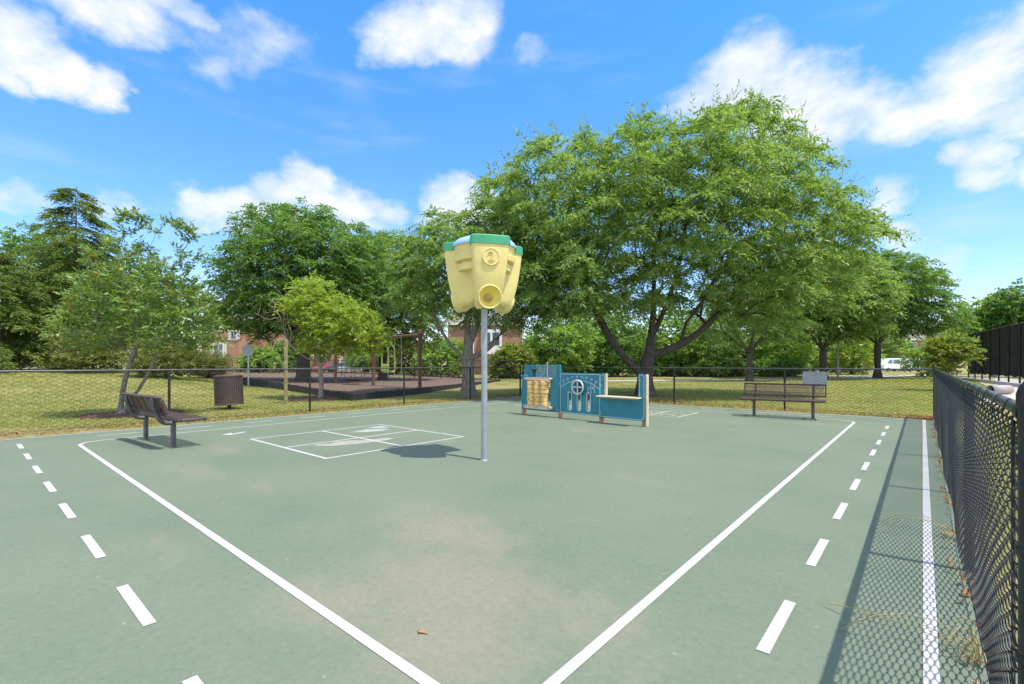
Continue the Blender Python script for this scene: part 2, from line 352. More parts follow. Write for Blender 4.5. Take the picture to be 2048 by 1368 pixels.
def build_world():
    w = bpy.data.worlds.new('World'); bpy.context.scene.world = w; w.use_nodes = True
    nt = w.node_tree; bg = nt.nodes['Background']
    sky = N(nt, 'ShaderNodeTexSky', sky_type='NISHITA'); sky.sun_disc = False
    sky.sun_elevation = math.asin(S.z); sky.sun_rotation = math.atan2(S.x, S.y)
    sky.air_density = 1.0; sky.dust_density = .3; sky.ozone_density = 2.5
    tc = N(nt, 'ShaderNodeTexCoord').outputs['Generated']
    def dot(v):
        n = N(nt, 'ShaderNodeVectorMath', operation='DOT_PRODUCT'); L(nt, tc, n.inputs[0]); n.inputs[1].default_value = v
        return n.outputs['Value']
    # azimuth and elevation of the sky direction, azimuth counted from the bearing of the court's far left corner
    az = math_(nt, 'ARCTAN2', dot((CA, SA, 0)), dot((-SA, CA, 0)))
    el = math_(nt, 'ARCSINE', dot((0, 0, 1)))
    def fbm(scale, det, off=(0, 0, 0), sq=(1, 1, 1.6)):
        mp = N(nt, 'ShaderNodeMapping'); mp.inputs['Location'].default_value = off; mp.inputs['Scale'].default_value = sq; L(nt, tc, mp.inputs[0])
        return noise(nt, mp.outputs[0], scale, det, .58)
    na = fbm(7, 5); nb = fbm(7, 5, (5.3, 1.1, 2.2)); nd = fbm(16, 8, (2, 7, 1)); nl = fbm(3.2, 6, (1, 3, 8), (1, 1, 5))
    az2 = math_(nt, 'ADD', az, math_(nt, 'MULTIPLY', math_(nt, 'SUBTRACT', na, .5), .16))
    el2 = math_(nt, 'ADD', el, math_(nt, 'MULTIPLY', math_(nt, 'SUBTRACT', nb, .5), .12))
    blobs = [(40, 90, 85, 75, 1.0), (120, 140, 75, 50, 1.0), (195, 160, 45, 45, .9), (20, 150, 70, 45, .8), (220, 5, 170, 60, 1.0), (390, 40, 45, 30, .6), (330, 10, 80, 40, .7),
             (545, 80, 80, 42, .42), (480, 90, 60, 50, .36), (430, 140, 40, 30, .3), (850, 70, 105, 62, 1.05), (910, 45, 70, 45, 1.0), (790, 105, 55, 35, .9), (840, 0, 40, 30, .6), (1065, 108, 32, 26, .3),
             (1475, 165, 100, 75, 1.1), (1590, 195, 105, 75, 1.15), (1700, 225, 115, 55, .95), (1400, 215, 70, 40, .9), (1960, 160, 115, 105, 1.0), (2030, 90, 60, 65, 1.1), (1870, 220, 120, 55, .95), (2000, 235, 110, 45, .85),
             (1965, 325, 50, 42, .8), (2050, 330, 55, 38, .8), (1785, 400, 42, 32, .55), (1798, 475, 34, 30, .7), (1870, 515, 48, 28, .42), (1882, 555, 34, 20, .6), (1890, 600, 25, 15, .5),
             (45, 395, 62, 26, .6), (215, 402, 52, 22, .5), (395, 415, 55, 38, .9), (470, 415, 75, 38, 1.0), (560, 395, 70, 45, 1.05), (630, 370, 55, 45, 1.1), (690, 405, 70, 38, .95), (760, 425, 42, 30, .8),
             (560, 440, 210, 28, .9), (910, 400, 62, 40, 1.0), (960, 425, 60, 32, .9), (860, 440, 50, 25, .7), (60, 560, 60, 25, .5), (420, 585, 40, 25, .6)]
    acc = None
    for (u, v, ru, rv, s) in blobs:
        x = (u-1024)/952; h = math.hypot(1, x); a0 = math.atan(x); e0 = math.atan2((727-v)/952, h)
        ra = 1.25*ru/952/(h*h); re = 1.25*rv/952/h*math.cos(e0)**2
        dx = math_(nt, 'MULTIPLY', math_(nt, 'SUBTRACT', az2, a0), 1/ra); dy = math_(nt, 'MULTIPLY', math_(nt, 'SUBTRACT', el2, e0), 1/re)
        q = math_(nt, 'ADD', math_(nt, 'MULTIPLY', dx, dx), math_(nt, 'MULTIPLY', dy, dy))
        q = math_(nt, 'MULTIPLY', math_(nt, 'SUBTRACT', 1.0, q), s)
        acc = q if acc is None else math_(nt, 'MAXIMUM', acc, q)
    acc = math_(nt, 'MAXIMUM', acc, -.6)
    # unseen clouds added overhead and behind the photographer to fill the shadows
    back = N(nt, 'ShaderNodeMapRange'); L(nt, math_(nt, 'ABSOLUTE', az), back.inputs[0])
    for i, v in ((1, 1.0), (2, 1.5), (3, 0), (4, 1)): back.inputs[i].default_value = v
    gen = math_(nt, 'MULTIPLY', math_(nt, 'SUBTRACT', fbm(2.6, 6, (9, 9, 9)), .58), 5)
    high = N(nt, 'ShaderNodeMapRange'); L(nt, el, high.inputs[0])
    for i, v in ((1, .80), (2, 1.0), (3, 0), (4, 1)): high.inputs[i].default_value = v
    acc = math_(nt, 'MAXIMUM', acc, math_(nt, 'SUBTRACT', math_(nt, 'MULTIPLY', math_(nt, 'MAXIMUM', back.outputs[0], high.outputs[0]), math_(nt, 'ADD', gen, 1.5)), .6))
    den = math_(nt, 'ADD', acc, math_(nt, 'MULTIPLY', math_(nt, 'SUBTRACT', nd, .5), 1.1))
    dm = N(nt, 'ShaderNodeMapRange', interpolation_type='SMOOTHSTEP'); L(nt, den, dm.inputs[0])
    for i, v in ((1, -.22), (2, 1.15), (3, 0), (4, .97)): dm.inputs[i].default_value = v
    veil = N(nt, 'ShaderNodeMapRange', interpolation_type='SMOOTHSTEP'); L(nt, nl, veil.inputs[0])
    for i, v in ((1, .50), (2, .80), (3, 0), (4, .22)): veil.inputs[i].default_value = v
    cl = math_(nt, 'MAXIMUM', dm.outputs[0], veil.outputs[0])
    hs = N(nt, 'ShaderNodeHueSaturation'); hs.inputs['Saturation'].default_value = 1.18; hs.inputs['Hue'].default_value = .498
    L(nt, sky.outputs[0], hs.inputs['Color'])
    base = mixc(nt, 1.0, hs.outputs[0], ramp(nt, el, [(.02, (.98, .88, .96)), (.24, (.86, .97, 1.13)), (.60, (.68, 1.12, 1.34))]), 'MULTIPLY')
    lit = mixc(nt, math_(nt, 'MAXIMUM', back.outputs[0], high.outputs[0]), (4.35, 4.35, 4.4), (8.2, 8.1, 7.9))  # unseen clouds made brighter than those in view, as extra fill light
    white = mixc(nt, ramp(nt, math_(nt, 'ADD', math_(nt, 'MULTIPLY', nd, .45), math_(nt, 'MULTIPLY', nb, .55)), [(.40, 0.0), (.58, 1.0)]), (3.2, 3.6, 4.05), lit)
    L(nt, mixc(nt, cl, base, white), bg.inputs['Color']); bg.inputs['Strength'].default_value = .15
build_world()
sc = bpy.context.scene
sc.view_settings.view_transform = 'Standard'; sc.view_settings.look = 'None'; sc.view_settings.exposure = 0.74; sc.view_settings.gamma = 1
sc.render.engine = 'CYCLES'; sc.cycles.max_bounces = 8; sc.cycles.transparent_max_bounces = 8; sc.cycles.use_denoising = True
try: sc.cycles.denoiser = 'OPENIMAGEDENOISE'
except Exception: pass

# ------------------------------------------------------------------ ground
def ground():
    xs = np.unique(np.concatenate([np.linspace(-400, -70, 12), np.linspace(-70, 20, 91), np.linspace(20, 400, 12)]))
    ys = np.unique(np.concatenate([np.linspace(-400, -20, 10), np.linspace(-20, 70, 91), np.linspace(70, 600, 12)]))
    X, Y = np.meshgrid(xs, ys, indexing='ij'); Z = gz(X, Y)
    V = np.stack([X, Y, Z], -1).reshape(-1, 3); n = len(ys)
    i, j = np.meshgrid(np.arange(len(xs)-1), np.arange(n-1), indexing='ij'); a = (i*n+j).ravel()
    struct(arrmesh('lawn_ground', V, np.stack([a, a+n, a+n+1, a+1], -1), M['lawn']), 'dry yellow green lawn around the play court')
ground()
b = MB(); b.box((-6.13, 5.2, -.045), (12.92, 20.4, .09)); struct(b.build('court_ground', M['court']), 'green coated play court with tan worn areas')

W = .056
def strip(b, p, q, w=W, z=.004):
    p = Vector((*p, 0)); q = Vector((*q, 0)); n = (q-p).normalized(); n = Vector((-n.y, n.x, 0))*w/2
    b.add([(v.x, v.y, z) for v in (p-n, q-n, q+n, p+n)], [(0, 1, 2, 3)])
def polyline(b, pts, w=W, z=.004, closed=False):
    """mitred ribbon"""
    n = len(pts); pts = [Vector((p[0], p[1])) for p in pts]; vs = []
    for i, p in enumerate(pts):
        a = pts[i-1] if (i or closed) else None; c = pts[(i+1) % n] if (i < n-1 or closed) else None
        d1 = (p-a).normalized() if a is not None else (c-p).normalized(); d2 = (c-p).normalized() if c is not None else d1
        n1 = Vector((-d1.y, d1.x)); n2 = Vector((-d2.y, d2.x)); m = (n1+n2).normalized(); k = w/2/max(.3, m.dot(n1))
        vs += [(*(p-m*k), z), (*(p+m*k), z)]
    fs = [(2*i, (2*i+2) % (2*n), (2*i+3) % (2*n), 2*i+1) for i in range(n if closed else n-1)]
    b.add(vs, fs)
def rounded(x0, y0, x1, y1, r):
    pts = []
    q_ = r*.3
    for cx, cy, a, r in ((x1-r, y1-r, 0, r), (x0+r, y1-r, 90, r), (x0+r, y0+r, 180, r), (x1-q_, y0+q_, 270, q_)):
        for k in range(7): q = R(a+15*k); pts.append((cx+r*math.cos(q), cy+r*math.sin(q)))
    return pts
XI0, XI1, YI0, YI1 = -11.08, -1.20, 1.31, 13.93
b = MB(); polyline(b, rounded(XI0, YI0, XI1, YI1, .42), closed=True)
polyline(b, [(.03, -4.9), (.03, 15.22), (-12.45, 15.22), (-12.45, -4.9)])
struct(b.build('lane_markings', M['line']), 'white painted lane lines round the court')
b = MB()
for k in range(9): y = 2.80+1.272*k; strip(b, (-.575, y-.315), (-.575, y+.315), .058)
for k in range(8): x = -2.08-1.315*k; strip(b, (x-.33, .65), (x+.33, .65), .058)
for k in range(10): y = 2.0+1.29*k; strip(b, (-11.78, y-.32), (-11.78, y+.32), .058)
for k in range(8): x = -2.10-1.31*k; strip(b, (x-.32, 14.58), (x+.32, 14.58), .058)
struct(b.build('dash_markings', M['line']), 'white dashes along the middle of the tricycle lane')
b = MB(); fx0, fx1, fy0, fy1 = -9.2, -6.5, 3.44, 6.14
polyline(b, [(fx0, fy0), (fx1, fy0), (fx1, fy1), (fx0, fy1)], closed=True)
mx, my = (fx0+fx1)/2, (fy0+fy1)/2; h = W/2+.0005
strip(b, (mx, fy0+h), (mx, fy1-h)); strip(b, (fx0+h, my), (mx-h, my)); strip(b, (mx+h, my), (fx1-h, my))
struct(b.build('four_square_markings', M['line']), 'white four square grid on the court')
b = MB(); hy0, hy1, hm = 11.9, 13.4, 12.65
for i in range(4):
    x1 = -4.72-1.56*i; x0 = x1-.78
    polyline(b, [(x0, hy0), (x1, hy0), (x1, hy1), (x0, hy1)], w=.05, closed=True); strip(b, (x0+.026, hm), (x1-.026, hm), .05)
    if i < 3: polyline(b, [(x0-.78, 12.28), (x0-.026, 12.28), (x0-.026, 13.02), (x0-.78, 13.02)], w=.05, z=.0045)
struct(b.build('hopscotch_markings', M['line']), 'white hopscotch squares on the far side of the court')
num = 1; cells = []
for i in range(4):
    cells += [(-5.11-1.56*i, 13.02), (-5.11-1.56*i, 12.28)]+([(-5.89-1.56*i, 12.65)] if i < 2 else [])
hop_root = thing('hopscotch_numerals', 'white hopscotch numerals painted in squares behind the teal panel', 'painted numerals')
for i, (x, y) in enumerate(cells):
    t = text_mesh(str(i+1), .55, M['line'], 'numeral', hop_root, Matrix.Translation((x, y, .0045)) @ Matrix.Rotation(R(90), 4, 'Z'), 0)
b = MB(); b.sheet([(-7.72, 3.78), (-7.45, 3.98), (-7.32, 4.35), (-7.26, 4.9), (-7.36, 5.15), (-7.52, 5.05), (-7.6, 4.62), (-7.78, 4.45), (-7.83, 4.2), (-7.7, 4.1), (-7.82, 3.92)][::-1], .0035)
struct(b.build('faded_patch_markings', M['faded'], loc=(.05, .05, 0)), 'pale blotch of faded paint in the four square grid')
b = MB(); b.sheet([(-8.62, 5.05), (-8.40, 5.25), (-8.3, 5.6), (-8.45, 5.9), (-8.6, 5.72), (-8.74, 5.5)], .0035)
b.sheet([(-8.95, 5.62), (-8.72, 5.75), (-8.62, 6.0), (-9.0, 6.02)], .0035)
struct(b.build('pale_patch_markings', M['faded_blue']), 'pale bluish blotches of faded paint')
b = MB(); b.sheet([(-10.15, 3.25), (-10.02, 3.4), (-10.22, 3.75), (-10.3, 3.72), (-10.16, 3.45), (-10.32, 3.5)], .004)
struct(b.build('arrow_marking', M['line']), 'small white arrow scrap on the court')
# worn leaf lying on the court
rng = np.random.default_rng(5)
b = MB(); b.add([(-.03, 0, .004), (-.01, .018, .014), (.025, .005, .006), (.0, -.016, .010), (.045, .016, .003)], [(0, 3, 1), (3, 2, 1), (2, 4, 1)])
tag(b.build('fallen_leaf', M['litter'], loc=(-1.93, 1.53, .002)), 'single curled brown leaf lying alone on the open court', 'leaf')

# path, road, mulch
def sheet_on(name, poly, z, mat, label, follow=False):
    b = MB(); b.add([(x, y, (float(gz(x, y)) if follow else 0)+z) for x, y in poly], [tuple(range(len(poly)))])
    return struct(b.build(name, mat), label)
def band(pts, w):
    b = [Vector((*p, 0)) for p in pts]; l = []; r = []
    for i, p in enumerate(b):
        t = (b[min(i+1, len(b)-1)]-b[max(i-1, 0)]).normalized(); n = Vector((-t.y, t.x, 0))*w/2; l.append((p+n)[:2]); r.append((p-n)[:2])
    return r+l[::-1]
sheet_on('park_path', band([P(1080, 37), P(1300, 38), P(1480, 40), P(1660, 43), P(1800, 52), P(1900, 60)], 3.0), .012, M['concrete'], 'pale concrete path across the lawn')
sheet_on('side_path', band([P(2100, 15), P(2080, 24), P(2010, 36), P(1960, 47)], 3.2), .012, M['concrete'], 'tan path beside the black windscreen')
sheet_on('far_road', band([P(1500, 95), P(1750, 92), P(1900, 92)], 8), .012, M['asphalt'], 'asphalt road with parked vans')
sheet_on('parking_lot', [P(560, 50), P(860, 50), P(900, 75), P(540, 75)], .012, M['asphalt'], 'asphalt car park behind the playground')
# kerb road at far left
b = MB()
for k in range(12):
    u0, u1 = -60+18*k, -60+18*(k+1); p, q = P(u0, 33.5), P(u1, 33.5)
    z0, z1 = float(gz(*p))+.0, float(gz(*q))+.0
    d = Vector((-SA, CA))*.9
    vs = [(p[0], p[1], z0-.1), (q[0], q[1], z1-.1), (q[0], q[1], z1+.12), (p[0], p[1], z0+.12), (p[0]+d.x, p[1]+d.y, z0+.12), (q[0]+d.x, q[1]+d.y, z1+.12)]
    b.add(vs, [(0, 1, 2, 3), (3, 2, 5, 4)])
struct(b.build('far_kerb', M['concrete']), 'pale kerb along the top of the left lawn')
# ------------------------------------------------------------------ loose leaves and grass
def cards(pos, d, nrm, Ln, Wd):
    """diamond shaped cards; pos base, d unit direction, nrm approximate normal"""
    s = np.cross(d, nrm); s /= np.linalg.norm(s, axis=1, keepdims=True)+1e-9
    Ln = np.asarray(Ln).reshape(-1, 1); Wd = np.asarray(Wd).reshape(-1, 1)
    n2 = np.cross(s, d)
    m = pos+d*Ln*.45+n2*Ln*.06
    return np.stack([pos, m-s*Wd/2, pos+d*Ln, m+s*Wd/2], 1).reshape(-1, 3)
def unit(v): return v/(np.linalg.norm(v, axis=1, keepdims=True)+1e-9)
def litter():
    r = np.random.default_rng(3); P_ = []
    n = 3600; y = r.uniform(-1, 15.9, n); x = -13.15+np.abs(r.normal(0, .45, n))*np.where(r.random(n) < .6, 1, -1); k = x < -12.62; P_.append(np.stack([x, y], -1)[k])
    n = 3600; x = r.uniform(-13.2, .3, n); y = 15.75+r.normal(0, .4, n); k = y > 15.42; P_.append(np.stack([x, y], -1)[k])
    n = 170; y = r.uniform(1.9, 15.8, n); y = np.round(y/1.3)*1.3+r.normal(0, .35, n); x = .215-np.abs(r.normal(0, .035, n)); P_.append(np.stack([x, y], -1))
    n = 2500; q = r.normal(0, 1, (n, 2))*[2.6, 1.6]+[-8.9, 18.0]; P_.append(q[q[:, 1] > 15.5])
    n = 160; q = np.stack([r.uniform(-12.4, 0, n), 15.3-np.abs(r.normal(0, 1.0, n))], -1); P_.append(q)
    n = 1200; q = np.stack([r.normal(.12, .3, n), 15.4+r.normal(0, .35, n)], -1); P_.append(q[(q[:, 1] > 15.3) & (q[:, 0] < .3)])
    q = np.concatenate(P_); n = len(q)
    p = np.stack([q[:, 0], q[:, 1], .006+r.uniform(0, .035, n)], -1)
    a = r.uniform(0, 6.28, n); d = unit(np.stack([np.cos(a), np.sin(a), r.normal(0, .25, n)], -1))
    nr = unit(np.stack([r.normal(0, .4, n), r.normal(0, .4, n), np.ones(n)], -1))
    o = quads('leaf_litter', cards(p, d, nr, r.uniform(.03, .08, n), r.uniform(.02, .05, n)), M['litter'])
    tag(o, 'dry brown leaf litter strewn along the foot of the fences', 'leaf litter', kind='stuff')
litter()
def grass():
    r = np.random.default_rng(8); n = 330000
    # denser near the fences, thinning with distance
    u = r.uniform(-80, 1990, n); d = 10.2*np.exp(r.uniform(0, 1.45, n))
    xc = (u-1024)/952*d; x = xc*CA-d*SA; y = xc*SA+d*CA
    k = ((x < -12.75) | (y > 15.5)) & ~((x < -16.0) & (y > 9.2) & (x > -60) & (y < 27) & (y > 9.6-.14*(x+16))) & ~((x+16.3)**2+(y-3.1)**2 < 1.1) & ~((x+17.9)**2+(y-9.1)**2 < 1.6)
    x, y = x[k], y[k]
    x2 = r.uniform(.34, 2.3, 42000); y2 = r.uniform(1.2, 15.8, 42000)
    x = np.concatenate([x, x2]); y = np.concatenate([y, y2]); n = len(x)
    p = np.stack([x, y, gz(x, y)-.005], -1)
    a = r.uniform(0, 6.28, n); tilt = r.uniform(.2, 1.1, n)
    d = unit(np.stack([np.cos(a)*tilt, np.sin(a)*tilt, np.ones(n)], -1)); s = np.stack([-np.sin(a), np.cos(a), np.zeros(n)], -1)
    dist = np.hypot(x, y); h = r.uniform(.03, .075, n)*(.75+dist/60); w = .0035*(1+dist/12)
    V = np.stack([p-s*w[:, None], p+s*w[:, None], p+d*h[:, None]], 1).reshape(-1, 3)
    o = quads('lawn_grass', V, M['blade'], n=3); tag(o, 'short dry grass blades of the lawn beyond the fences', 'grass', kind='stuff')
grass()
def wisps():
    r = random.Random(4)
    spots = [(.2, 3.1, 26), (.2, 5.0, 8), (.2, 2.2, 20), (.2, 6.4, 6)]
    for i, (x0, y0, n) in enumerate(spots):
        b = MB()
        for k in range(n):
            long_ = (k < 3 and i in (0, 1)); ln = r.uniform(.45, .75) if long_ else r.uniform(.06, .22)
            a = math.pi+r.uniform(-.5, .5) if long_ else r.uniform(math.pi*.4, math.pi*1.6)
            y = y0+r.gauss(0, .09); h = r.uniform(.05, .16) if long_ else r.uniform(.02, .12)
            pts = [(x0+ln*t*math.cos(a), y+ln*t*math.sin(a)*.8+.03*math.sin(5*t+k), max(.006, 4*h*t*(1-t)+.008)) for t in (0, .15, .3, .5, .7, .85, 1)]
            b.tube(pts, [.0022, .0022, .002, .0018, .0016, .0016, .0007], 4, caps=False)
            if long_: b.tube(pts[-3:], [.0015, .0045, .001], 4, caps=False)
        tag(b.build('grass_tuft', M['blade_dry']), ['straw coloured grass tuft bending onto the court near the gate post', 'thin straw grass stalks reaching across the white line farther along the fence',
            'frayed dry grass tuft at the very foot of the gate post', 'smallest dry grass tuft along the black fence foot'][i], 'grass tuft', 'dry grass tufts along the black fence')
M['blade_dry'] = leaf('dry_stalk', [(.38, .32, .12), (.52, .44, .2), (.6, .5, .28)], .2, .7)
wisps()
def mulch_ring(cx, cy, rx, ry, label):
    r = np.random.default_rng(int(abs(cx*10))); b = MB(); n = 40
    ring = [[(cx+rx*k*math.cos(6.283*i/n)*(1+.08*math.sin(i*1.7)), cy+ry*k*math.sin(6.283*i/n)*(1+.08*math.cos(i*2.3)), float(gz(cx, cy))+h) for i in range(n)] for k, h in ((1, -.01), (.8, .05), (.4, .09), (.05, .1))]
    vs = sum(ring, []); fs = [(l*n+i, l*n+(i+1) % n, l*n+n+(i+1) % n, l*n+n+i) for l in range(3) for i in range(n)]+[tuple(range(3*n, 4*n))]
    b.add(vs, fs)
    root = thing('mulch_bed', label, 'mulch bed', (0, 0, 0), 0, 'mulch beds round the small trees')
    b.build('mound', M['mulch'], root)
    m = 1500; a = r.uniform(0, 6.28, m); k = np.sqrt(r.random(m)); p = np.stack([cx+rx*k*np.cos(a), cy+ry*k*np.sin(a), gz(cx, cy)+.02+.085*(1-k)], -1)
    d = unit(np.stack([np.cos(a*7), np.sin(a*7), r.normal(0, .3, m)], -1)); nr = unit(np.stack([r.normal(0, .5, m), r.normal(0, .5, m), np.ones(m)], -1))
    o = quads('bark_chips', cards(p, d, nr, r.uniform(.04, .09, m), r.uniform(.012, .03, m)), M['mulch_chip'], root); o['kind'] = 'stuff'
M['mulch_chip'] = leaf('mulch_chip', [(.05, .022, .018), (.12, .05, .035), (.22, .11, .08)], .02, .9)
mulch_ring(-16.3, 3.1, 1.0, 1.25, 'reddish bark mulch bed round the leaning twin-trunked tree')
mulch_ring(-17.9, 9.1, 1.25, 1.35, 'reddish bark mulch bed beside the wooden stake and playground border')

# ------------------------------------------------------------------ chain link fences
def link_mesh(length, z0, z1, d, r, ppp, sides, amp, wob=0.0):
    """woven zigzag wires of a chain link panel in the local XZ plane; returns verts, quads"""
    nw = int(length/d); per = d*.98; nh = max(1, int(round((z1-z0)/per))); per = (z1-z0)/nh
    t = np.arange(nh*ppp+1)/ppp
    ph = 2*math.pi*t
    s = np.sin(ph); x = np.arcsin(np.clip(s*.985, -1, 1))/math.asin(.985)   # rounded zigzag
    y = amp*np.tanh(2.4*np.cos(ph))/.98
    base = np.stack([x*d*.54, y, z0+t*per], -1)
    T = np.gradient(base, axis=0); T = unit(T)
    up = np.tile([0., 1, 0], (len(T), 1)); a = unit(up-T*np.sum(up*T, 1, keepdims=True)); bb = np.cross(T, a)
    q = 2*math.pi*(np.arange(sides)+.5)/sides
    ring = base[:, None, :]+(a[:, None, :]*np.cos(q)[None, :, None]+bb[:, None, :]*np.sin(q)[None, :, None])*r
    n = len(base); V = []; 
    for i in range(nw):
        w = ring.copy()
        if i % 2: w[:, :, :2] = -w[:, :, :2]
        w[:, :, 0] += (i+.5)*length/nw
        if wob:
            w[:, :, 1] += wob*np.sin(w[:, :, 0]*2.1+w[:, :, 2]*2)*(1-np.abs(w[:, :, 2]-z0)/(z1-z0))
        V.append(w.reshape(-1, 3))
    V = np.concatenate(V); k = n*sides
    i, j = np.meshgrid(np.arange(n-1), np.arange(sides), indexing='ij'); e = (j+1) % sides
    f = np.stack([i*sides+j, i*sides+e, (i+1)*sides+e, (i+1)*sides+j], -1).reshape(-1, 4)
    Fq = (f[None]+(np.arange(nw)*k)[:, None, None]).reshape(-1, 4)
    return V, Fq
def dome_cap(b, x, z, r):
    b.lathe([(r*1.12, z-.035), (r*1.12, z), (r*.95, z+.02), (r*.55, z+.042), (.001, z+.05)], 12, (x, 0, 0))
def fence(name, label, p, q, posts, H=1.22, d=.075, r=.0032, ppp=4, sides=3, amp=.004, post_r=.03, end_posts=(), wob=.0, mat='black_vinyl', rail_r=.021, cat='fence', ties=False, z0=0.0, tension=True, mid_rail=None):
    p = Vector((*p, 0)); q = Vector((*q, 0)); ln = (q-p).length; ang = math.atan2((q-p).y, (q-p).x)
    root = thing(name, label, cat, (p.x, p.y, z0), ang)
    V, Fq = link_mesh(ln, .03, H-.015, d, r, ppp, sides, amp, wob)
    V[:, 1] -= post_r*.75*FS
    arrmesh('chain_link_mesh', V, Fq, M[mat], root, sides > 3)
    b = MB(); b.tube([(0, 0, H), (ln, 0, H)], rail_r, 12); b.build('top_rail', M['rail_paint'], root)
    if tension:
        b = MB(); b.tube([(0, -post_r*FS*.75, .05), (ln, -post_r*FS*.75, .05)], .003, 5); b.build('tension_wire', M[mat], root)
    if mid_rail:
        b = MB(); b.tube([(0, 0, mid_rail), (ln, 0, mid_rail)], rail_r*.8, 8); b.build('middle_rail', M['rail_paint'], root)
    for x in posts:
        big = x in end_posts; rr = post_r*(1.05 if big else .82); hh = H+.06 if big else H-rail_r*.9
        b = MB(); b.tube([(x, 0, -.3), (x, 0, hh)], rr, 14); po = b.build('post', M[mat], root)
        if big:
            c = MB(); dome_cap(c, x, hh, rr); c.build('post_cap', M[mat], po)
            for zz in (.25, .55, .85, H-.12):
                c = MB(); c.lathe([(rr*1.02, zz-.012), (rr*1.16, zz-.01), (rr*1.16, zz+.01), (rr*1.02, zz+.012)], 14, (x, 0, 0))
                c.build('tension_band', M[mat], po)
        else:
            c = MB(); c.lathe([(rr*1.15, H-.1), (rr*1.15, H-.045), (rr*.9, H-.03)], 12, (x, 0, 0))
            c.build('loop_cap', M[mat], po)
    if ties:
        k = .22
        while k < ln-.05:
            b = MB(); y0 = -post_r*FS*.75
            b.tube([(k-.012, y0, H-.05), (k, y0*1.1, H-.012), (k+.008, -.012*FS, H+rail_r+.004), (k+.016, rail_r*FS, H+.006), (k+.02, .014*FS, H-rail_r), (k+.012, y0*.9, H-.045)], .0024, 5); k += .36+.05*math.sin(k*7)
            b.build('tie_wire', M[mat], root)
    return root
FS = 1
# the mesh hangs on the court side: local -Y is to the right of the direction of travel
FS = 1
fr = fence('chain_link_fence', 'black chain link fence beginning at the gate post beside the camera', (.235, 15.85), (.235, 1.93), [1.6, 4.0, 6.5, 9.0, 11.5, 13.92], H=1.225, d=.063, r=.0027, ppp=12, sides=6, amp=.0065, post_r=.032, end_posts=(13.92,), wob=.012, ties=True)
FS = 1
fence('chain_link_fence', 'black chain link fence along the far end behind the right bench', (-13.2, 15.85), (.235, 15.85), [3.35, 6.81, 10.13, 13.435], H=1.22, d=.085, r=.0036, post_r=.034, end_posts=(13.435,))
fence('chain_link_fence', 'black chain link fence on the left between court and dry lawn', (-13.2, -2.0), (-13.2, 15.85), [1.75, 5.16, 8.5, 11.75, 14.85, 17.85], H=1.22, d=.085, r=.0036, post_r=.034, end_posts=(17.85,))
# tension bar and rail end at the gate post
b = MB(); b.tube([(13.80, -.03, .05), (13.80, -.03, 1.2)], .005, 6); b.build('tension_bar', M['black_vinyl'], fr)
b = MB(); b.tube([(13.75, 0, 1.225), (13.86, 0, 1.225)], [.03, .033], 14); b.tube([(13.79, 0, 1.215), (13.81, 0, 1.17)], .02, 8); b.build('rail_end', M['black_vinyl'], fr)
# fence round the far playground
fence('chain_link_fence', 'dark fence in front of the car park behind the swing set', P(520, 47), P(1042, 36), [i*2.6 for i in range(12)], H=1.62, d=.16, r=.006, post_r=.04, rail_r=.028, tension=False, mid_rail=.5)
fence('chain_link_fence', 'dark fence before the brick house with shutters', P(330, 44), P(520, 47), [i*2.7 for i in range(4)], H=1.5, d=.16, r=.006, post_r=.045, rail_r=.03, z0=.35, tension=False)

# ------------------------------------------------------------------ black windscreen fence at right
def windscreen():
    e1 = Vector((*P(1940, 45), 0)); e2 = Vector((*P(2048, 32), 0)); dirv = (e2-e1).normalized(); ln = 34; H = 4.15
    root = thing('windscreen_fence', 'tall fence covered in black windscreen fabric', 'fence', tuple(e1), math.atan2(dirv.y, dirv.x))
    n = int(ln/2.55)
    b = MB()
    for i in range(n):
        m = 12
        for z0, z1 in ((.45, 2.2), (2.2, H-.06)):
            vs = []; 
            for k in range(m+1):
                x = (i+k/m)*2.55; s = -.05-.05*math.sin(math.pi*k/m)*(1 if i % 2 else .6)
                vs += [(x, s, z0+(.04*math.sin(x*3) if z0 < 1 else 0)), (x, s*1.2, (z0+z1)/2), (x, s, z1)]
            for k in range(m):
                for l in range(2): a = k*3+l; b.add([vs[a], vs[a+3], vs[a+4], vs[a+1]], [(0, 1, 2, 3)], False)
    sc_ = b.build('windscreen', M['screen'], root)
    V, Fq = link_mesh(ln, .02, .5, .12, .004, 4, 3, .004); arrmesh('chain_link_mesh', V, Fq, M['sign_grey'], root)
    b = MB(); b.tube([(0, 0, H), (ln, 0, H)], .03, 8); b.build('top_rail', M['rail_paint'], root)
    b = MB(); b.tube([(0, -.13, 2.2), (ln, -.13, 2.2)], .012, 6); b.build('middle_seam', M['black_vinyl'], root)
    for i in range(n+1):
        b = MB(); b.tube([(i*2.55, -.1, -.2), (i*2.55, -.1, H)], .055, 8); b.build('post', M['black_vinyl'], root)
windscreen()
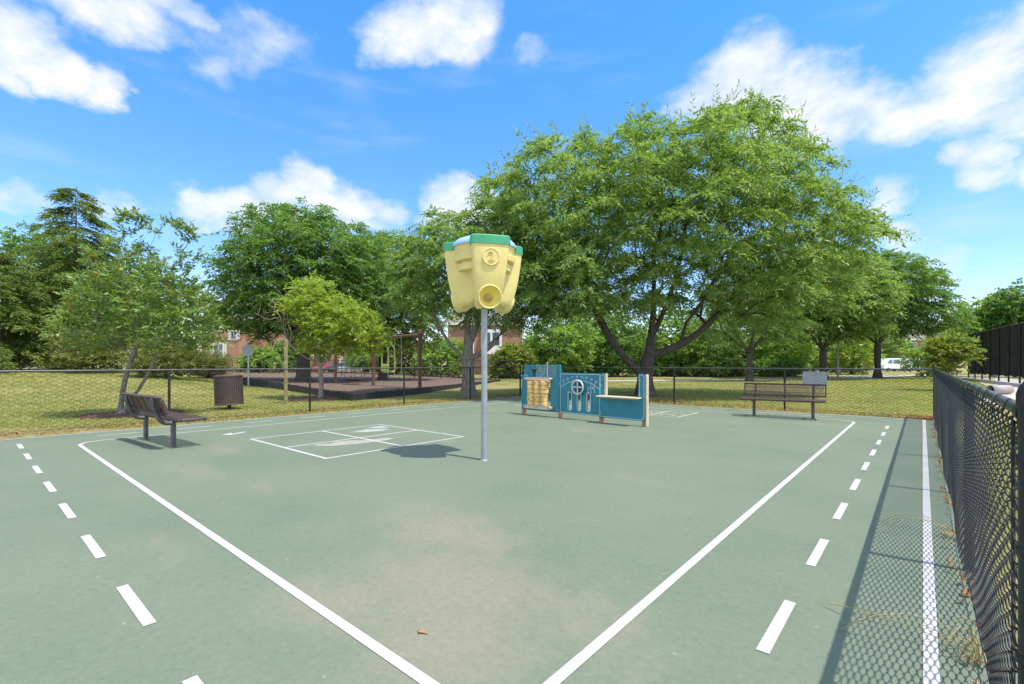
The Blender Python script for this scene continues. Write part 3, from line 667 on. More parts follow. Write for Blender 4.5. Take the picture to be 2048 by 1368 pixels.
# ------------------------------------------------------------------ trees
def limb(p, q, bend=(0, 0, 0), n=6):
    p, q, c = np.array(p, float), np.array(q, float), np.array(bend, float)
    return [tuple(p+(q-p)*t+c*4*t*(1-t)) for t in np.linspace(0, 1, n)]
def sample_clumps(r, ells, n, mind, shell):
    out = []; wt = np.array([e[3]*e[4]*e[5] for e in ells])**.75; wt = wt/wt.sum(); tries = 0
    grid = {}
    while len(out) < n and tries < n*40:
        tries += 1
        e = ells[r.choice(len(ells), p=wt)]; v = r.normal(size=3); v /= np.linalg.norm(v)
        k = r.random()**shell
        c = np.array(e[:3])+v*k*np.array(e[3:6])
        if c[2] < ZMIN: continue
        key = tuple((c/mind).astype(int)); ok = True
        for dx in (-1, 0, 1):
            for dy in (-1, 0, 1):
                for dz in (-1, 0, 1):
                    for o in grid.get((key[0]+dx, key[1]+dy, key[2]+dz), ()):
                        if (o[0]-c[0])**2+(o[1]-c[1])**2+((o[2]-c[2])*VS)**2 < mind*mind: ok = False
        if ok: grid.setdefault(key, []).append(c); out.append(c)
    return np.array(out)
ZMIN = .3; VS = 1.0
def grow(r, limbs, cl, step, sag, jit):
    nodes = []; par = []; chains = []
    for li, pl in enumerate(limbs):
        pts = [np.array(pl[0], float)]
        for a, b_ in zip(pl[:-1], pl[1:]):
            a, b_ = np.array(a, float), np.array(b_, float); k = max(1, int(np.linalg.norm(b_-a)/(step*.8)))
            pts += [a+(b_-a)*(j+1)/k for j in range(k)]
        if li == 0: idx = [0]; nodes.append(pts[0]); par.append(-1)
        else:
            D = np.linalg.norm(np.array(nodes)-pts[0], axis=1); idx = [int(D.argmin())]
        for q in pts[1:]:
            nodes.append(q); par.append(idx[-1]); idx.append(len(nodes)-1)
        chains.append(idx)
    order = np.argsort(np.linalg.norm(cl-np.array(limbs[0][-1]), axis=1)) if len(cl) else []
    cap = len(nodes)+len(cl)*12
    A_ = np.zeros((cap, 3)); A_[:len(nodes)] = nodes; plen = np.zeros(cap)
    for i in range(1, len(nodes)): plen[i] = plen[par[i]]+np.linalg.norm(A_[i]-A_[par[i]])
    n = len(nodes); trunk_n = len(chains[0]); tips = []
    for ci in order:
        c = cl[ci]; dv = c-A_[:n]; D = np.linalg.norm(dv, axis=1)
        cost = D+.25*plen[:n]+np.where(dv[:, 2] < -.2, -dv[:, 2]*.9, 0)
        cost[:max(1, int(trunk_n*.55))] += 3
        j = int(cost.argmin()); k = max(2, int(math.ceil(D[j]/step))); a = A_[j].copy(); idx = [j]
        side = r.normal(size=3)*jit*D[j]
        for m in range(1, k+1):
            t = m/k; q = a+(c-a)*t+side*4*t*(1-t)*.5; q[2] += sag*D[j]*4*t*(1-t)
            A_[n] = q; par.append(idx[-1]); plen[n] = plen[idx[-1]]+np.linalg.norm(q-A_[idx[-1]]); idx.append(n); n += 1
        chains.append(idx); tips.append(n-1)
    cnt = np.zeros(n)
    for t in tips: cnt[t] += 1
    for i in range(n-1, 0, -1): cnt[par[i]] += cnt[i]
    return A_[:n], np.array(par), np.maximum(cnt, .6), chains
def tubes(A_, rad, chains, par, sides_f):
    V = []; Fq = []; o = 0
    for ch in chains:
        pts = A_[ch]; rr = rad[ch].copy()
        rr[0] = min(rr[0], rr[1]*1.35) if len(ch) > 1 and par[ch[0]] >= 0 else rr[0]
        s = sides_f(rr.max()); T = unit(np.gradient(pts, axis=0)); up = np.array([.31, .17, .93])
        a = unit(np.cross(T, np.where(np.abs(T@up)[:, None] > .93, np.array([[1., 0, 0]]), up))); bb = np.cross(T, a)
        q = 2*math.pi*np.arange(s)/s
        ring = pts[:, None]+(a[:, None]*np.cos(q)[None, :, None]+bb[:, None]*np.sin(q)[None, :, None])*rr[:, None, None]
        V.append(ring.reshape(-1, 3)); k = len(ch)
        i, j = np.meshgrid(np.arange(k-1), np.arange(s), indexing='ij'); e = (j+1) % s
        Fq.append(np.stack([i*s+j, i*s+e, (i+1)*s+e, (i+1)*s+j], -1).reshape(-1, 4)+o); o += k*s
    return np.concatenate(V), np.concatenate(Fq)
def fronds(r, cl, ctr, K, Lf, droop, nl, ll, lw, spread, up=.15, spray=.55, start=.1, flat=.55):
    """leafy shoots that leave each clump, arch and droop, carrying leaves on both sides"""
    n = len(cl); out = unit(cl-ctr); c = np.repeat(cl, K, 0); o = np.repeat(out, K, 0); m = n*K
    rd = r.normal(size=(m, 3)); rd[:, 2] *= flat
    o = o*np.array([1, 1, flat/.55])
    d = unit(o*(1-spread)+unit(rd)*spread+np.array([0, 0, up])); Lx = Lf*r.uniform(.55, 1.25, m)
    c = c+r.normal(size=(m, 3))*start
    t = np.linspace(.12, 1, nl)
    pos = c[:, None]+d[:, None]*(Lx[:, None]*t)[..., None]; pos[:, :, 2] -= (Lx*droop)[:, None]*t**2
    tan = np.repeat(d[:, None], nl, 1).copy(); tan[:, :, 2] -= 2*droop*t[None]; tan = unit(tan.reshape(-1, 3))
    sd = unit(np.cross(d, [0, 0, 1.])+r.normal(size=d.shape)*.25); sd = np.repeat(sd[:, None], nl, 1).reshape(-1, 3)
    sg = np.tile(np.where(np.arange(nl) % 2, 1., -1.), m)[:, None]
    k = m*nl; ld = unit(tan*(1-spray)+sd*sg*spray+r.normal(size=(k, 3))*.22-np.array([0, 0, .12*droop]))
    nr = unit(np.tile([0, 0, .8], (k, 1))+r.normal(size=(k, 3))*.62)
    return cards(pos.reshape(-1, 3), ld, nr, ll*r.uniform(.65, 1.3, k), lw*r.uniform(.7, 1.25, k))
def tree(name, label, cat, xy, ells, limbs, nc, mind, fr, leafm, barkm, r0, seed, group=None, shell=.4, step=.6, sag=.06, jit=.12, zmin=.3, z=None, rz=A, center=None, rmin=.006, expo=.6, extra=None):
    global ZMIN
    ZMIN = zmin; r = np.random.default_rng(seed)
    zz = float(gz(*xy)) if z is None else z
    root = thing(name, label, cat, (xy[0], xy[1], zz), rz, group)
    cl = sample_clumps(r, ells, nc, mind, shell)
    if extra is not None: cl = np.concatenate([cl, np.array(extra, float)])
    A_, par, cnt, ch = grow(r, limbs, cl, step, sag, jit)
    rad = np.maximum(r0*(cnt/cnt[0])**expo, rmin)
    h = A_[:, 2]; hb = r0*3.2; rad = rad*(1+.75*np.clip(1-h/hb, 0, 1)**2*(np.hypot(A_[:, 0], A_[:, 1]) < r0*3))
    A_[0, 2] -= .15
    V, Fq = tubes(A_, rad, ch, par, lambda q: 12 if q > .1 else (6 if q > .03 else 4))
    arrmesh('trunk', V, Fq, M[barkm], root)
    ctr = np.array(center if center is not None else np.mean([e[:3] for e in ells], 0)-np.array([0, 0, .8]))
    LV = np.concatenate([fronds(r, cl, ctr, **f) for f in (fr if isinstance(fr, list) else [fr])])
    quads('crown', LV, M[leafm], root)
    return root
def forks(h0, n, reach, h1, seed, lean=0, trunk=None, bend=.25):
    r = np.random.default_rng(seed); top = trunk or (lean, 0, h0); L_ = [limb((0, 0, 0), top, (0.02, .02, 0), 5)]
    for i in range(n):
        a = 6.283*(i+.3*r.random())/n+.5; k = r.uniform(.75, 1.1)
        L_.append(limb(top, (top[0]+reach*k*math.cos(a), reach*k*math.sin(a)*.9, h1*r.uniform(.85, 1.1)), (bend*math.cos(a)*-.3, 0, -.25*bend), 6))
    return L_
TG = 'honey locust trees on the lawn'
LOC = dict(K=9, Lf=.74, droop=.6, nl=15, ll=.20, lw=.062, spread=.6, up=.22, flat=.3)
# the large tree at centre right
tree('honey_locust_tree', 'largest honey locust, broad feathery crown directly behind the teal play panels', 'tree', P(1290, 20.2),
     [(1.5, 0, 7.4, 6.6, 5.0, 3.9), (-3.6, -.6, 7.5, 3.2, 3.8, 2.7), (3.6, .3, 9.3, 3.3, 3.2, 2.6), (6.7, .4, 6.6, 2.7, 3.4, 2.1), (-3.4, -1.5, 4.6, 2.4, 2.6, 1.7), (5.0, -1.0, 4.6, 3.4, 2.5, 1.5), (0.0, 0, 9.1, 3.6, 3.4, 2.2), (-.8, -2.2, 4.4, 1.5, 1.2, .9), (-5.0, 0, 4.6, 1.7, 1.8, 1.2), (1.5, -2.8, 5.4, 2.2, 1.0, .6)],
     [limb((0, 0, 0), (0, 0, 1.15), (.0, 0, 0), 5), limb((-.06, 0, .95), (-2.6, -.3, 4.8), (-.12, 0, -.5), 8), limb((.08, 0, 1.0), (.45, .3, 6.2), (.12, 0, 0), 8), limb((.18, 0, 1.7), (4.3, -.2, 5.6), (.35, 0, -.65), 9),
      limb((-.7, 0, 2.2), (-.9, .9, 6.4), (-.2, 0, 0), 6), limb((.25, .1, 2.4), (2.2, 1.3, 7.6), (.2, 0, -.2), 7), limb((1.2, 0, 2.6), (2.9, -1.6, 6.6), (.3, 0, -.3), 7), limb((4.3, -.2, 5.6), (7.6, .2, 7.2), (0, 0, .2), 5), limb((-2.6, -.3, 4.8), (-5.0, -.5, 7.4), (-.3, 0, 0), 5), limb((2.2, 1.3, 7.6), (3.9, .6, 10.2), (-.2, 0, 0), 5)],
     585, .74, [dict(LOC, K=16, Lf=.88, droop=.62, start=.06), dict(K=2, Lf=1.0, droop=.2, nl=18, ll=.17, lw=.045, spread=.35, up=.7)], 'locust_leaf', 'bark_dark', .31, 11, TG, shell=.36, step=.7, sag=.07,
     extra=[(-5.35, 0, 9.9), (-5.2, .1, 9.3), (-2.6, 0, 10.9), (-2.7, 0, 10.4), (-1.5, .2, 10.5), (-.3, 0, 10.9), (3.1, 0, 12.0), (3.9, .2, 12.4), (4.7, .1, 12.5), (5.2, 0, 12.1), (4.4, 0, 11.8), (5.8, 0, 11.2), (7.0, 0, 10.2), (8.6, .2, 7.9), (9.3, 0, 7.0), (9.0, .3, 7.4), (-6.4, 0, 8.2), (-6.7, .2, 8.6)])
# smaller locust left of the pole
tree('honey_locust_tree', 'honey locust with thick pale trunk just left of the grey hopper pole', 'tree', P(937, 19.6),
     [(-.2, 0, 5.6, 2.7, 2.4, 2.0), (-1.6, -.3, 4.4, 1.6, 1.6, 1.1), (1.7, 0, 6.0, 2.4, 2.0, 1.6), (.9, 0, 3.8, 1.8, 1.5, .8), (3.0, .5, 4.4, 1.6, 1.6, 1.3), (1.9, .3, 3.5, 1.3, 1.0, .7), (2.3, 0, 4.6, 1.6, 1.5, 1.0)],
     [limb((0, 0, 0), (-.02, 0, 1.55), (0, 0, 0), 5), limb((-.02, 0, 1.5), (-1.5, -.1, 3.6), (-.1, 0, -.2), 6), limb((0, 0, 1.5), (.1, .2, 4.3), (-.1, 0, 0), 6), limb((0, 0, 1.6), (1.7, 0, 3.2), (.1, 0, -.25), 6), limb((.0, 0, 2.2), (.9, .2, 4.8), (.1, 0, 0), 5)],
     250, .54, dict(LOC, K=14, Lf=.66, nl=13, ll=.18, start=.06), 'locust_leaf', 'bark_grey', .25, 23, TG, shell=.42, step=.5, zmin=2.6)
DEN = dict(LOC, K=10, Lf=.9, nl=13, ll=.25, lw=.085, droop=.45)
tree('honey_locust_tree', 'dense dark green locust rising behind the wooden stake', 'tree', P(606, 29),
     [(-.2, 0, 6.9, 4.2, 4, 4.0), (-2.6, 0, 6.0, 2.7, 3, 2.6), (2.4, 0, 6.8, 3.0, 3.2, 3.1), (-2.4, 0, 4.3, 2.6, 2.5, 1.3), (0, 0, 9.4, 2.4, 2.4, 1.6)],
     forks(2.0, 6, 2.6, 5.6, 2), 520, .66, DEN, 'locust_dark', 'bark_dark', .38, 37, TG, shell=.36, step=.8, zmin=2.2)
tree('honey_locust_tree', 'mid green locust crown above the brown swing set', 'tree', P(765, 35),
     [(0, 0, 6.6, 3.6, 3.6, 4.2), (2.2, 0, 5.6, 2.8, 3, 3.2), (-2.0, 0, 6.0, 2.6, 3, 3.5), (.5, 0, 9.0, 2.2, 2.2, 2.0)],
     forks(2.4, 6, 2.4, 5.6, 4), 430, .7, dict(DEN, ll=.27), 'locust_leaf', 'bark_dark', .30, 41, TG, shell=.36, step=.9, zmin=2.5)
LAY = dict(LOC, K=10, Lf=1.0, nl=13, ll=.30, lw=.10, droop=.4, up=.1)
tree('honey_locust_tree', 'locust with short dark trunk between the right bench and the grey lamp post', 'tree', P(1646, 42),
     [(0, 0, 7.4, 5.4, 5, 3.4), (-2.4, 0, 5.2, 3.4, 3, 1.5), (2.0, 0, 5.0, 3.2, 3, 1.3), (0, 0, 9.6, 3.4, 3, 2.2)],
     forks(2.6, 6, 3.4, 6.0, 6), 500, .85, LAY, 'locust_leaf', 'bark_dark', .28, 53, TG, shell=.38, step=1.0, zmin=3.2)
tree('honey_locust_tree', 'rightmost locust, layered crown reaching toward the yellow-tinged maple', 'tree', P(1755, 45),
     [(-.4, 0, 8.4, 4.9, 4.6, 3.4), (2.6, 0, 6.6, 3.8, 3.6, 2.4), (5.0, 0, 5.2, 2.8, 2.2, 1.0), (-2, 0, 5.6, 3.2, 3, 1.6), (3.4, 0, 8.8, 2.6, 2.4, 1.6)],
     forks(3.2, 6, 3.4, 6.6, 8), 520, .85, LAY, 'locust_dark', 'bark_dark', .27, 59, TG, shell=.38, step=1.0, zmin=3.4)
tree('honey_locust_tree', 'dark slender locust standing beyond the left end of the right bench', 'tree', P(1499, 37),
     [(0, 0, 6.0, 3.6, 3, 2.6), (1.6, 0, 4.4, 2.6, 2, 1.6), (-1.6, 0, 4.4, 2.2, 2, 1.4)],
     forks(2.2, 5, 2.2, 4.6, 9, bend=.4), 210, .85, dict(LAY, Lf=.85, ll=.22, lw=.06), 'locust_dark', 'bark_dark', .22, 61, TG, shell=.45, step=.9, zmin=2.0)
# magnolia behind the left bench
MAG = dict(K=7, Lf=.33, droop=.12, nl=8, ll=.15, lw=.052, spread=.6, up=.25, spray=.62, start=.05)
tree('magnolia_tree', 'leaning twin-trunked magnolia with long glossy leaves behind the left bench', 'tree', P(243, 12.6),
     [(.45, 0, 3.0, 1.45, 1.3, .85), (1.35, 0, 2.45, 1.05, 1.1, .75), (-.55, 0, 2.4, .85, 1.0, .65), (.1, 0, 4.0, .75, .7, .6), (1.2, 0, 3.6, .7, .6, .5)],
     [limb((-.03, 0, 0), (.42, 0, 1.9), (-.1, 0, 0), 7), limb((.02, 0, .15), (.98, .1, 1.95), (.1, 0, -.05), 7), limb((.42, 0, 1.9), (.1, 0, 3.9), (.1, 0, 0), 6), limb((.98, .1, 1.95), (1.1, 0, 3.6), (.15, 0, 0), 6), limb((.42, 0, 1.9), (-.8, .1, 2.7), (0, 0, .1), 5), limb((.98, .1, 1.9), (1.9, -.1, 2.6), (0, 0, .15), 5)],
     205, .36, MAG, 'magnolia_leaf', 'bark_grey', .075, 71, None, shell=.5, step=.3, sag=.05, zmin=1.35, rmin=.005,
     extra=[(.15, 0, 5.2), (.35, 0, 5.25), (.6, 0, 5.1), (-.1, 0, 5.1), (.45, 0, 4.95), (1.5, 0, 4.95), (1.75, 0, 4.85), (1.3, 0, 5.05), (1.95, 0, 4.75), (1.75, 0, 4.55), (1.6, 0, 4.2), (1.95, 0, 4.1), (2.2, 0, 3.0), (2.3, 0, 2.8), (1.9, 0, 3.2), (-1.75, 0, 2.4), (-1.6, 0, 2.1), (.1, 0, 4.75), (.9, 0, 4.8)])
# lime green small tree with bare left twigs
OAK = dict(K=8, Lf=.42, droop=.1, nl=8, ll=.15, lw=.075, spread=.7, up=.15, spray=.6, start=.06)
tree('young_tree', 'small lime green tree with bare pale twigs on its left side, beside the wooden stake', 'tree', P(640, 18.3),
     [(.75, 0, 2.9, 1.3, 1.3, .9), (-.3, 0, 3.5, .9, 1.0, .8), (1.75, 0, 2.45, .85, .9, .6), (-.35, 0, 4.15, .75, .7, .5), (.3, 0, 2.1, 1.0, .8, .4)],
     [limb((0, 0, 0), (-.06, 0, 1.5), (.08, 0, 0), 6), limb((-.06, 0, 1.45), (-.5, 0, 3.7), (-.15, 0, 0), 7), limb((-.04, 0, 1.3), (1.0, .1, 2.9), (.1, 0, -.1), 6), limb((-.06, 0, 1.4), (-1.5, 0, 2.9), (-.3, 0, -.1), 6), limb((-.06, 0, 1.5), (.5, .1, 3.6), (0, 0, 0), 6)],
     185, .34, OAK, 'lime_leaf', 'bark_pale', .085, 83, None, shell=.5, step=.35, zmin=1.5, rmin=.005)
# its bare twigs
def bare():
    r = np.random.default_rng(6); root = bpy.data.objects[[o.name for o in bpy.data.objects if o.name.startswith('young_tree')][0]]
    cl = np.stack([r.uniform(-2.3, -.3, 90), r.uniform(-.7, .7, 90), r.uniform(2.2, 4.4, 90)], -1); cl = cl[(cl[:, 0]+1.2)**2/1.4+(cl[:, 2]-3.2)**2/1.5 < 1]
    A_, par, cnt, ch = grow(r, [limb((-.06, 0, 1.4), (-1.4, 0, 2.8), (-.3, 0, -.1), 6), limb((-.9, 0, 2.2), (-1.2, .1, 3.9), (-.2, 0, 0), 6)], cl, .3, .02, .2)
    V, Fq = tubes(A_, np.maximum(.04*(cnt/cnt[0])**.5, .006), ch, par, lambda q: 4)
    arrmesh('bare_twigs', V, Fq, M['bark_pale'], root)
bare()
# conifers
def conifer(label, xy, Hh, Rb, seed, leafm, top_open=.72, ll=.26, ctop=.02, group=None, name='hemlock_tree', z=None):
    r = np.random.default_rng(seed); zz = float(gz(*xy)) if z is None else z; root = thing(name, label, 'tree', (*xy, zz), A, group)
    cl = []; ds = []; chains = []; pts = [np.array([0, 0, -.2])]; par = [-1]
    k = int(Hh/.35); tr = [0]
    for i in range(k): pts.append(np.array([.03*math.sin(i), .03*math.cos(i*1.3), Hh*(i+1)/k])); par.append(tr[-1]); tr.append(len(pts)-1)
    chains.append(tr); rad = {i: max(.012, .2*(Hh/12)*(1-pts[i][2]/Hh)) for i in tr}
    for i in range(3, k):
        z = pts[tr[i]][2]; f = 1-z/Hh; nb = 8 if f > .25 else 7
        for j in range(nb):
            a = r.uniform(0, 6.283); ln = Rb*(f**.68)*r.uniform(.7, 1.1)+.15
            idx = [tr[i]]; m = max(2, int(ln/.5)); up_ = .25 if f < .2 else .12
            for q in range(1, m+1):
                t = q/m; p = pts[tr[i]]+np.array([math.cos(a)*ln*t, math.sin(a)*ln*t, ln*(up_*t-.38*t*t)]); pts.append(p); par.append(idx[-1]); idx.append(len(pts)-1)
                rad[len(pts)-1] = max(.008, .035*(1-t)*f+.006)
                if t > .22: cl.append(p); ds.append([math.cos(a), math.sin(a), -.15])
            chains.append(idx)
    A_ = np.array(pts); V, Fq = tubes(A_, np.array([rad[i] for i in range(len(pts))]), chains, np.array(par), lambda q: 8 if q > .06 else 4)
    arrmesh('trunk', V, Fq, M['bark_dark'], root)
    cl = np.array(cl); ds = np.array(ds)
    K = 6; n = len(cl); c = np.repeat(cl, K, 0); o = np.repeat(ds, K, 0)+r.normal(size=(n*K, 3))*[.55, .55, .18]
    d = unit(o); nl = 10; Lx = .62*(Hh/12)**.5*r.uniform(.6, 1.2, n*K); t = np.linspace(.05, 1, nl)
    pos = c[:, None]+d[:, None]*(Lx[:, None]*t)[..., None]; pos[:, :, 2] -= (Lx*.4)[:, None]*t**2
    sd = np.repeat(unit(np.cross(d, [0, 0, 1.]))[:, None], nl, 1).reshape(-1, 3); sg = np.tile(np.where(np.arange(nl) % 2, 1., -1.), n*K)[:, None]
    tan = np.repeat(d[:, None], nl, 1).reshape(-1, 3); q = len(tan)
    ld = unit(tan*.55+sd*sg*.5+r.normal(size=(q, 3))*.15-[0, 0, .18]); nr = unit(np.tile([0, 0, .8], (q, 1))+r.normal(size=(q, 3))*.5)
    quads('crown', cards(pos.reshape(-1, 3), ld, nr, ll*r.uniform(.6, 1.2, q), ll*.24*r.uniform(.7, 1.2, q)), M[leafm], root)
    return root
conifer('tall pointed hemlock, the highest tip on the left side', P(152, 31), 12.0, 4.3, 91, 'hemlock')
conifer('drooping hemlock cut off by the left picture edge, lower than the pointed one', P(5, 27), 7.0, 3.6, 92, 'hemlock')
BR = dict(K=7, Lf=.8, droop=.25, nl=11, ll=.26, lw=.13, spread=.7, up=.15, spray=.6, start=.2)
tree('maple_tree', 'round crowned green tree just left of the pointed hemlock', 'tree', P(88, 36), [(0, 0, 7.2, 2.9, 3, 3.4), (-1.2, 0, 5.2, 2.4, 2.4, 2.6), (1.4, 0, 6.2, 2.2, 2.4, 3.0)], forks(2.2, 5, 1.8, 5.2, 12), 240, .75, BR, 'locust_dark', 'bark_dark', .25, 93, 'trees at the back left of the lawn', zmin=1.2)
tree('maple_tree', 'bushy green tree hidden behind the magnolia crown', 'tree', P(290, 34), [(0, 0, 4.2, 3.6, 3, 3.2), (2.2, 0, 3.0, 2.4, 2.4, 2.2), (-2.4, 0, 3.6, 2.6, 2.6, 2.6)], forks(1.6, 5, 1.8, 3.4, 13), 240, .75, BR, 'locust_dark', 'bark_dark', .22, 94, 'trees at the back left of the lawn', zmin=.6)
BUSH = dict(K=8, Lf=.5, droop=.2, nl=9, ll=.19, lw=.06, spread=.75, up=.3, spray=.6, start=.12)
def bush(label, u, d, w, h, leafm, seed, group, name='shrub', dense=.42, fr=BUSH, dep=None, cat='shrub', z=None):
    w2 = w/2
    return tree(name, label, cat, P(u, d), [(0, 0, h*.5, w2, dep or w2*.8, h*.48), (-w2*.35, 0, h*.42, w2*.6, w2*.6, h*.4), (w2*.35, 0, h*.55, w2*.55, w2*.6, h*.42)], forks(h*.18, 5, w2*.5, h*.6, seed), int(110*max(1, w*h/10)), dense*max(.8, min(1.7, h/2.6)), fr, leafm, 'bark_dark', .05+.02*h, seed, group, zmin=.1, shell=.36, step=.5, z=z)
SG = 'shrubs under the left trees'
bush('feathery yellow green juniper shrub left of the leaning magnolia', 185, 27, 4.2, 2.4, 'juniper', 101, SG)
bush('rounded green shrub right of the leaning magnolia trunk', 330, 26, 3.4, 2.0, 'juniper', 102, SG)
bush('low grey green shrub in front of the brick house with shutters', 415, 40, 4.0, 2.2, 'juniper', 103, SG)
bush('dark shrub under the drooping hemlock at the left picture edge', 25, 37, 6.0, 2.6, 'locust_dark', 104, SG)
bush('dark shrub beneath the pointed hemlock', 118, 37, 6.0, 2.4, 'locust_dark', 105, SG)
# green mass beyond the path, tree by tree
HG = 'leafy trees beyond the path'
FB = dict(K=10, Lf=.8, droop=.3, nl=10, ll=.34, lw=.16, spread=.72, up=.2, spray=.6, start=.2)
for i, (u, d, w, h, m, lab) in enumerate([
    (1120, 47, 6.5, 5.4, 'bright_leaf', 'bright green leafy tree just right of the purple shrub'),
    (1185, 55, 7.0, 8.2, 'bright_leaf', 'tall leafy tree filling the gap left of the big locust trunk'),
    (1235, 50, 6.0, 5.2, 'locust_dark', 'dark leafy tree immediately left of the big locust trunk'),
    (1345, 52, 6.5, 6.0, 'bright_leaf', 'bright leafy tree immediately right of the big locust trunk'),
    (1420, 50, 6.0, 5.0, 'locust_leaf', 'mid green leafy tree beyond the path left of the slender dark locust'),
    (1475, 58, 7.5, 7.4, 'locust_dark', 'tall dark green leafy tree behind the slender dark locust'),  # leaves take the darker green
    (1560, 54, 6.6, 4.8, 'bright_leaf', 'low bright leafy tree right of the slender dark locust'),
    (1610, 60, 5.5, 5.2, 'locust_leaf', 'mid green leafy tree just left of the locust behind the right bench'),
    (1703, 60, 5.4, 5.0, 'lime_leaf', 'yellow green leafy tree behind the grey lamp post'),
    (1772, 104, 8.5, 7.0, 'locust_leaf', 'green leafy tree standing behind the white vans'),
    (1856, 50, 3.6, 3.2, 'bright_leaf', 'light green bushy tree right of the white vans'),
    ]):
    bush(lab, u, d, w*1.08, h*1.22, m, 120+i, HG, 'leafy_tree', .62, FB, None, 'tree')
for i, (u, w, h, lab) in enumerate([(1115, 12, 5.6, 'broad dark tree far behind the purple shrub'), (1265, 13, 6.2, 'broad dark tree far behind the big locust trunk'), (1405, 12, 6.0, 'broad dark tree far behind the leafy trees right of the big locust'), (1535, 12, 5.6, 'broad dark tree far behind the low bright tree'), (1665, 11, 5.2, 'broad dark tree far behind the grey lamp post')]):
    bush(lab, u, 76, w, h, 'locust_dark', 190+i, HG, 'leafy_tree', .8, dict(FB, ll=.5, lw=.26, Lf=1.0), 3.0, 'tree')
HB = 'clipped dark shrubs in the hedge line'
for i, (u, lab) in enumerate([(1150, 'low dark hedge shrub seen over the middle play panel'), (1330, 'low dark hedge shrub right of the big locust trunk'), (1440, 'low dark hedge shrub left of the slender dark locust'), (1545, 'low dark hedge shrub behind the middle of the right bench')]):
    bush(lab, u, 51, 6.2, 1.7, 'locust_dark', 140+i, HB, 'hedge_shrub', .5, dict(FB, Lf=.5, ll=.2), 1.2)
bush('wine purple leaved shrub right of the red brick house', 1072, 50, 3.4, 4.0, 'purple_leaf', 150, None, 'purple_shrub', .5, FB)
bush('green and orange tinged shrub in front of the red brick house', 1025, 44, 3.6, 2.8, 'yellow_leaf', 151, None, 'autumn_shrub', .5, FB)
BG = 'shrubs behind the playground'
for i, (u, d, w, h, m, lab) in enumerate([(885, 46, 5.0, 3.6, 'bright_leaf', 'willowy green shrub right of the brown swing post'), (800, 50, 5.0, 3.6, 'juniper', 'green shrub seen between the two swing posts'), (735, 62, 5.2, 3.4, 'bright_leaf', 'bright shrub behind the left swing bay'), (575, 55, 4.2, 3.6, 'locust_dark', 'dark evergreen shrub right of the round traffic sign'), (520, 50, 3.6, 2.5, 'bright_leaf', 'leafy shrub below the round traffic sign')]):
    bush(lab, u, d, w, h, m, 160+i, BG, 'shrub', .55, dict(FB, droop=.5))
MAP = dict(K=6, Lf=.45, droop=.15, nl=8, ll=.2, lw=.13, spread=.65, up=.15, spray=.6, start=.1)
tree('maple_sapling', 'yellow tinged young maple just left of the black windscreen fence', 'tree', P(1900, 24), [(0, 0, 2.0, .75, .75, .7), (.8, 0, 1.75, .5, .5, .3), (-.3, 0, 1.3, .7, .6, .5)], forks(.7, 5, .5, 1.7, 17), 80, .34, MAP, 'yellow_leaf', 'bark_grey', .05, 171, None, zmin=.35, shell=.5, step=.3, rmin=.004)
MG = 'trees beyond the windscreen fence'
for i, (u, d, h, w, lab) in enumerate([(1945, 62, 8.0, 5.4, 'lower maple showing at the far end of the windscreen fence'), (1985, 48, 8.0, 5.0, 'round maple crown above the middle of the windscreen fence'), (2052, 46, 9.0, 5.6, 'taller dark maple crown at the right picture edge above the windscreen')]):
    tree('maple_tree', lab, 'tree', P(u, d), [(0, 0, h*.68, w*.5, w*.5, h*.33), (w*.2, 0, h*.55, w*.4, w*.4, h*.3), (-w*.22, 0, h*.5, w*.38, w*.4, h*.28)], forks(h*.3, 5, w*.25, h*.6, i), 190, .8, dict(BR, ll=.3, lw=.2), ['bright_leaf', 'bright_leaf', 'locust_dark'][i], 'bark_dark', .2, 181+i, MG, zmin=2)
